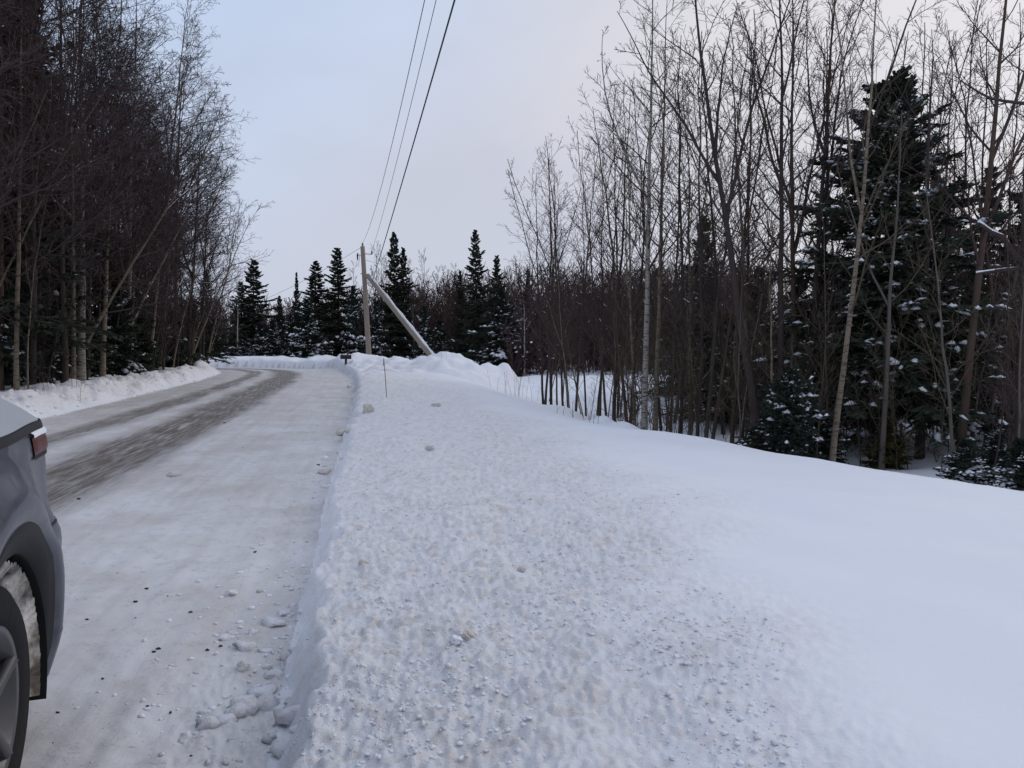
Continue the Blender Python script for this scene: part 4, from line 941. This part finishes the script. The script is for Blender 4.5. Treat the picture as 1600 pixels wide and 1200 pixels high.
rng = np.random.RandomState(31)
G2 = 'spruces of the right thicket'
put(spruce('spruce_tree', 'big dense spruce, tallest evergreen of the right thicket', rng, 6.35, 2.2, 260, 22, 6, .036, .42, .12, M_NEED, 1.8, group=G2, pw=.60, dead=24, pad=1.9, elev=(-22, -6, 40)), 1373, 13.6, 1.0)
put(spruce('spruce_tree', 'open thin spruce behind the brown leaning trunk at the far right', rng, 5.6, 1.5, 90, 13, 4, .042, .14, .12, M_NEED, 2., group=G2, elev=(-12, 0, 45), dead=12), 1532, 17, .3)
put(spruce('spruce_tree', 'dark spruce beside the thick trunk at the right frame edge', rng, 5.2, 1.6, 130, 14, 4, .042, .16, .08, M_NEED, 2., group=G2), 1604, 14, 2.3)
put(spruce('spruce_tree', 'half hidden spruce top behind the left leaning maple', rng, hfor(1092, 338, 24), 1.5, 100, 13, 4, .06, .08, .15, M_NEED, 2., group=G2), 1092, 24, .3)
for i, (px, d, H, rb, sn, lb) in enumerate([(1150, 18, 2.9, 1.3, .2, 'low dark spruce behind the base of the maple clump'), (1100, 19.5, 2.2, 1.2, .22, 'low dark spruce left of the maple clump, behind the saplings'), (1300, 19, 3.8, 1.5, .14, 'dark spruce filling the gap behind the slender pale birch'),
        (1450, 19, 5.8, 1.8, .12, 'tall shaded spruce behind the dark bare trunk'), (1500, 21, 4.6, 1.7, .12, 'shaded spruce deep between big spruce and frame edge'), (1345, 23, 4.6, 1.8, .1, 'shaded spruce directly behind the big spruce'), (1240, 21, 3.6, 1.5, .14, 'shaded spruce behind the maple clump'),
        (1180, 25, 4.2, 1.6, .1, 'distant shaded spruce seen between the maples'), (1570, 20, 4.6, 1.7, .12, 'shaded spruce behind the thick edge trunk'), (1060, 27, 3.0, 1.3, .16, 'small dark spruce deep behind the brown birch'), (1415, 26, 5.6, 1.9, .1, 'deepest shaded spruce right of the big spruce'), (1620, 24, 5.5, 1.9, .1, 'shaded spruce cut by the right frame edge'), (1720, 14, 4.8, 1.6, .1, 'spruce just outside the right frame edge'), (1820, 16, 5.4, 1.7, .1, 'spruce farther outside the right frame edge')]):
    o, sc_ = spruce_like('shade', 4, 'spruce_tree', lb, rng, H, rb, 4.4, 1.6, G2, nb=110, k2=13, k3=3, wid=.055, snow=.15, t0=.06, dead=14); put(o, px, d, rng.rand() * 6, sc_)
G3 = 'small snowy spruces at the shoulder edge'
for px, d, H, rb, lb, nd, sn in [(1232, 11.2, 1.4, .62, 'bushy snow covered spruce below the maple clump', M_NEEDB, .45), (1205, 12.2, 1.2, .6, 'smaller snow covered spruce left behind the bushy one', M_NEEDB, .45), (1502, 9.4, .62, .42, 'little spruce with clumps of snow below the brown leaning trunk', M_NEEDB, .5),
                             (1588, 9.0, .70, .40, 'little snow clumped spruce at the right frame edge', M_NEEDB, .5), (1380, 12.2, .95, .38, 'olive yellow shrubby evergreen at the foot of the greenish trunk', M_NEEDO, .0), (1282, 12.6, .8, .5, 'tiny snowy spruce behind the slender pale birch', M_NEEDB, .45), (1548, 11.5, .7, .4, 'tiny snowy spruce between the two little ones at the frame edge', M_NEEDB, .45)]:
    o, sc_ = spruce_like('olive' if nd is M_NEEDO else 'little', 3, 'young_spruce', lb, rng, H, rb, .9, .5, G3, nb=90, k2=12, k3=3, wid=.017, snow=sn, t0=.03, need=nd, clump=3.2, pad=3.2, elev=(-8, 8, 45), pw=.75); put(o, px, d, rng.rand() * 6, sc_)

# saplings: several kinds, copied
rng = np.random.RandomState(41)
SAP = [('thin dark sapling crowded in the right thicket', DARKM), ('thin brown sapling crowded in the right thicket', BRN), ('thin greenish grey sapling crowded in the right thicket', OLV), ('thin tan barked birch sapling crowded in the right thicket', TAN)]
protos = []
for i, (lb, mt) in enumerate(SAP):
    for j in range(3):
        protos.append((i, bare_tree('sapling', lb, 'sapling', np.random.RandomState(500 + i * 10 + j), 6., .021 + .003 * j, mt, (rng.randn() * .25, rng.randn() * .2), .2, j % 2, n1=17, n2=6, n3=3, t1=.22, ang1=(28, 50), l1=.28, up=.35, wob=.030, minr=.0026, snow=.05 if j == 0 else 0, group='thin saplings of the right thicket'), [False]))
def sap(px, d, H, kind=None):
    c = [p for p in protos if kind is None or p[0] == kind]; i, o, u_ = c[rng.randint(len(c))]
    if u_[0]: o = copy_tree(o)
    u_[0] = True; s_ = H / 6.; wd = rng.uniform(.8, 1.25); put(o, px, d, rng.rand() * 6.28, (s_ * wd, s_ * wd, s_)); o.rotation_euler = (rng.randn() * .05, rng.randn() * (.05 if H > 4.5 else .13), o.rotation_euler[2])
# tall thin ones over the clearing, tops read off the sky line
for px, yt, d, k in [(846, 268, 21, 0), (853, 300, 23, 0), (862, 245, 20, 0), (871, 262, 22, 1), (880, 250, 19.5, 0), (890, 210, 20, 0), (903, 215, 21, 1), (918, 232, 19, 0), (930, 195, 20, 0), (936, 205, 18.5, 0), (948, 190, 19.5, 1), (960, 165, 18, 0), (966, 150, 20, 0), (975, 160, 17.5, 1), (985, 120, 18, 0), (992, 140, 16.5, 3), (1030, 110, 17, 0), (1040, 90, 16, 1), (1052, 120, 18, 2), (1062, 60, 16, 0), (1075, 80, 17, 3), (1088, 60, 15, 0), (1100, 40, 16, 2), (1112, 70, 15, 1), (1125, 50, 17, 0), (1140, 30, 15, 1), (1158, 40, 16, 0), (1172, 20, 14.5, 2), (1270, 60, 15, 0), (1282, 30, 14, 1), (1310, 90, 14, 2), (1330, 40, 13, 0), (1405, 60, 14, 1), (1425, 30, 15, 0), (1448, 50, 14, 2), (1465, 20, 13, 0), (1480, 80, 15, 1), (1515, 30, 14, 0), (1530, 60, 13, 2), (1552, 20, 14, 0), (1570, 50, 12.5, 1), (1640, 40, 12.5, 0), (1680, 60, 13, 1), (1740, 40, 12, 0), (1800, 60, 12, 2)]:
    d += 4.2 if 1300 < px < 1470 else 0
    sap(px + rng.randn() * 2, d, hfor(px, yt, d), k)
for i in range(80):      # lower thicket stems
    px = rng.uniform(850, 1600); dm = np.interp(px, [850, 1000, 1300, 1600], [18, 14, 11, 9.2]); d = dm + rng.rand() ** 1.4 * 9 + (3.5 if 1295 < px < 1470 else 0)
    sap(px, d, rng.uniform(1.6, 4.5))
# ------------------------------------------------------------------ left side: birch wood
rng = np.random.RandomState(51)
GL = 'birches of the left wood'; TAN = [M_BIRCH2, M_TWIG]; BIR = [M_BIRCH, M_TWIG]
lk = dict(n1=24, n2=8, n3=5, n4=3, t1=.22, ang1=(35, 62), l1=.33, up=.12, minr=.0042, oneside=(.98, .2))
for px, d, H, r, mt, lb, lean, fk, seed in [
        (136, 20.5, 13, .10, BIR, 'straight white mottled birch, palest trunk of the left wood', (.3, 0), 1, 201), (168, 22, 12.5, .075, TAN, 'tan birch right of the palest trunk of the left wood', (.8, .3), 1, 202),
        (112, 20.5, 6.9, .055, TAN, 'birch bowing strongly out over the road from the left wood', (3.9, .8), 0, 203), (205, 24.5, 13, .085, BIR, 'pale birch half way along the left wood', (.7, 0), 2, 204),
        (178, 24, 6.8, .05, BIR, 'slender birch slanting towards the road below the crowns', (3.0, 1.2), 0, 205), (240, 27.5, 13.5, .085, TAN, 'forked birch leaning right in the far half of the left wood', (1.7, .5), 2, 206),
        (300, 33, 11.5, .085, DARKM, 'last big tree of the left wood, crown reaching over the road', (.8, .5), 3, 207), (280, 31, 12.5, .08, BRN, 'brown trunk before the last big tree of the left wood', (.5, 0), 2, 208),
        (258, 29, 12.5, .08, TAN, 'tan trunk behind the low spruces of the left wood', (1.2, 0), 2, 209), (35, 16.5, 10.5, .05, TAN, 'thin yellowish birch curving up behind the car', (.5, 0), 0, 210), (318, 35.5, 8.8, .07, DARKM, 'outermost tree at the end of the left wood', (.8, -.3), 3, 211),
        (110, 18.8, 12, .085, DARKM, 'dark trunk on the ridge, nearest the road behind the car', (.2, 0), 1, 212), (60, 17.2, 12, .07, DARKM, 'brown trunk above the car between two dark ones', (.4, 0), 1, 213)]:
    hero(px, d, H, r, mt, lb, lean, fk, seed, 'birch_tree' if mt in (BIR, TAN) else 'bare_tree', 'birch tree' if mt in (BIR, TAN) else 'bare tree', group=GL, snow=.06, curve=.15, wob=.022, **{**lk, 'n1': 22, 'n4': 2})
TAN = [M_BIRCH2, M_TWIG]; BIR = [M_BIRCH, M_TWIG]
LB = [('dark leafless tree packed in the left wood', DARKM), ('pale barked birch packed in the left wood', BIR), ('tan barked birch packed in the left wood', TAN), ('brown leafless tree packed in the left wood', BRN)]
lp = []
for i, (lb, mt) in enumerate(LB):
    lp.append(bare_tree('birch_tree' if mt in (BIR, TAN) else 'bare_tree', lb, 'birch tree' if mt in (BIR, TAN) else 'bare tree', np.random.RandomState(700 + i), 11.5, .058, mt, (.6, .1), .2, 1 + i % 2, group='crowded trunks of the left wood', wob=.026, **lk))
ul = set()
for i in range(52):
    y = rng.uniform(11, 35.5); wv = (1.5 if y < 27 else 2.8) + 7.5 * rng.rand() ** 1.3; x = -.28 - .205 * y - RW - wv; k = rng.choice(4, p=[.46, .16, .16, .22])
    o = lp[k] if k not in ul else copy_tree(lp[k]); ul.add(k); s_ = rng.uniform(.8, 1.12) * (1 if y < 29 else .86)
    o.location = (x, y, gz(x, y)); o.rotation_euler = (0, 0, rng.uniform(-.9, .9)); o.scale = (s_, s_, s_)
G4 = 'spruces of the left wood'
for px, d, H, rb, sn, lb in [(195, 24.2, 3.3, 1.2, .16, 'low spruce with snow pads halfway along the left wood'), (228, 27.2, 2.8, 1.0, .12, 'low dark spruce next to the snow padded one in the left wood'), (268, 31, 2.9, 1.2, .14, 'low spruce with snow pads near the end of the left wood'), (310, 36, 2.8, 1.1, .10, 'dark low spruce at the very end of the left wood'),
                             (2, 17.0, 3.2, 1.1, .25, 'spruce with a heavy snow pad above the car'), (25, 18.5, 12.5, 2.4, .05, 'tall black spruce at the left frame edge'), (60, 21, 12, 2.2, .05, 'tall black spruce second from the left frame edge'), (150, 26, 6.5, 1.7, .06, 'shaded spruce behind the palest birch trunk'), (-25, 17, 12, 2.3, .05, 'tall black spruce cut by the left frame edge'),
                             (95, 24, 9, 2.0, .05, 'tall shaded spruce behind the dark ridge trunk'), (215, 31, 6, 1.7, .05, 'shaded spruce deep in the far half of the left wood'), (330, 41, 5.2, 1.4, .04, 'small black spruce peeking past the end of the left wood')]:
    o, sc_ = spruce_like('tallL' if H > 5 else 'lowL', 3, 'spruce_tree', lb, rng, H, rb, 10. if H > 5 else 3., 2.0 if H > 5 else 1.2, G4, nb=190 if H > 5 else 110, k2=13, k3=3, wid=.06, snow=.05 if H > 5 else .16, t0=.12 if H > 5 else .06, clump=1.5, pad=2.0, dead=10); put(o, px, d, rng.rand() * 6, sc_)
LS = bare_tree('birch_tree', 'thin leaning birch', 'birch tree', np.random.RandomState(91), 6.5, .032, TAN, (1.9, .2), .3, 1, n1=18, n2=6, n3=4, t1=.2, ang1=(28, 52), l1=.3, minr=.0035, snow=.06, wob=.03, group='thin leaning birches of the left wood')
LS2 = bare_tree('bare_tree', 'thin leaning dark tree', 'bare tree', np.random.RandomState(92), 6.5, .034, DARKM, (1.3, .2), .3, 1, n1=18, n2=6, n3=4, t1=.2, ang1=(28, 52), l1=.3, minr=.0035, snow=.08, wob=.03, group='thin leaning birches of the left wood')
for i in range(34):
    y = rng.uniform(14, 37); wv = 1.1 + 2.2 * rng.rand(); x = -.28 - .205 * y - RW - wv; P_ = LS if i % 2 else LS2; o = P_ if i < 2 else copy_tree(P_); s_ = rng.uniform(.5, 1.25)
    o.location = (x, y, gz(x, y)); o.rotation_euler = (rng.randn() * .08, rng.randn() * .12, rng.uniform(-1.1, 1.1)); o.scale = (s_, s_, s_)
for px, d, H, rb, sn, lb in [(75, 18.6, 1.6, .6, .3, 'waist high snowy spruce on the ridge behind the car'), (118, 20.8, 2.2, .8, .2, 'small dark spruce at the foot of the palest left birch'), (150, 22.6, 1.8, .7, .25, 'small snowy spruce right of the palest left birch'), (175, 24, 2.4, .8, .15, 'small dark spruce just before the snow padded spruce'), (245, 29.6, 2.2, .8, .2, 'small snow flecked spruce before the end of the left wood'), (290, 33.6, 2.0, .8, .2, 'small snow flecked spruce at the foot of the last big tree'), (95, 22, 4.5, 1.2, .08, 'mid size black spruce between the dark ridge trunk and the palest birch'), (185, 28, 5, 1.4, .06, 'mid size black spruce filling the wood halfway along'), (255, 34, 5, 1.4, .05, 'mid size black spruce behind the tan trunk')]:
    o, sc_ = spruce_like('ridge', 3, 'young_spruce' if H < 2.5 else 'spruce_tree', lb, rng, H, rb, 2.4, .85, 'small spruces of the left ridge', nb=95, k2=13, k3=3, wid=.045, snow=.2, t0=.03, pad=2.0); put(o, px, d, rng.rand() * 6, sc_)
US = bare_tree('shrub', 'twiggy undergrowth shrub along the ridge of the left wood', 'shrub', np.random.RandomState(61), 2.2, .016, DARKM, (.2, 0), .2, 3, (.05, .4), n1=10, n2=5, n3=3, t1=.1, ang1=(20, 50), l1=.4, minr=.003, group='undergrowth shrubs of the left wood')
for i in range(44):
    y = rng.uniform(13, 38); wv = 1.2 + 3.2 * rng.rand(); x = -.28 - .205 * y - RW - wv; o = US if i == 0 else copy_tree(US); s_ = rng.uniform(.6, 1.9)
    o.location = (x, y, gz(x, y)); o.rotation_euler = (0, 0, rng.rand() * 6); o.scale = (s_, s_, s_)


# ------------------------------------------------------------------ labels: order of the look-alikes between landmarks
ORD = 'first second third fourth fifth sixth seventh eighth ninth tenth eleventh twelfth thirteenth fourteenth fifteenth sixteenth seventeenth eighteenth nineteenth twentieth'.split() + [f'twenty-{q}' for q in 'first second third fourth fifth sixth seventh eighth ninth'.split()]
def order_labels(group, zones, kinds):
    b = {}
    for o in COL.objects:
        if o.parent is None and o.get('group') == group:
            px = 800 + F * o.location.x / max(.1, o.location.y)
            z = next((n for lim, n in zones if px < lim), zones[-1][1]); k = kinds(o)
            b.setdefault((k, z), []).append((px, o))
    for (k, z), L in b.items():
        L.sort(key=lambda q: q[0])
        for i, (px, o) in enumerate(L):
            o['label'] = f'{k} {z}' if len(L) == 1 else f'{ORD[min(i, 28)]} {k} from the left {z}'
def sap_kind(o):
    c = o['label'].split(' sapling')[0]; h = o.scale.z * 6
    return ('low ' if h < 3.2 else 'tall ' if h > 5.2 else '') + c.replace('thin ', '') + ' sapling'
order_labels('thin saplings of the right thicket', [(900, 'at the clearing end of the thicket'), (1000, 'just left of the white mottled birch'), (1100, 'right behind the brown birch'), (1186, 'left of the leaning maple'), (1262, 'among the maple clump'), (1372, 'left of the big spruce top'), (1460, 'right of the big spruce top'), (9999, 'near the right frame edge')], sap_kind)
order_labels('crowded trunks of the left wood', [(30, 'at the left frame edge'), (110, 'behind the car in the left wood'), (170, 'around the palest left birch'), (235, 'halfway along the left wood'), (9999, 'at the far end of the left wood')], lambda o: o['label'].split(' packed')[0])
order_labels('bare trees beyond the bend', [(460, 'left of the slim spruce spire beyond the bend'), (575, 'left of the utility pole beyond the bend'), (690, 'behind the leaning pole'), (790, 'around the tallest slender spruce'), (900, 'at the left of the wood behind the clearing'), (9999, 'in the wood seen through the right saplings')], lambda o: 'bare leafless tree')
order_labels('undergrowth shrubs of the left wood', [(90, 'at the ridge behind the car'), (200, 'at the ridge below the palest left birch'), (9999, 'at the ridge along the far left wood')], lambda o: 'low twiggy shrub')
for grp, k, z in (('dry stems', None, None),):
    order_labels(grp, [(140, 'under the left trees'), (735, 'on top of the snow mounds'), (860, 'in the snow behind the shoulder mound'), (9999, 'at the shoulder edge below the saplings')], lambda o: 'bare brushy stem' if 'brushy' in o['label'] else 'thin dry weed stem')
order_labels('thin leaning birches of the left wood', [(110, 'behind the car'), (180, 'below the palest left birch'), (9999, 'towards the end of the left wood')], lambda o: o['label'])

if False:
    print('TRIS', sum(sum(len(p.vertices) - 2 for p in m.polygons) for m in bpy.data.meshes))
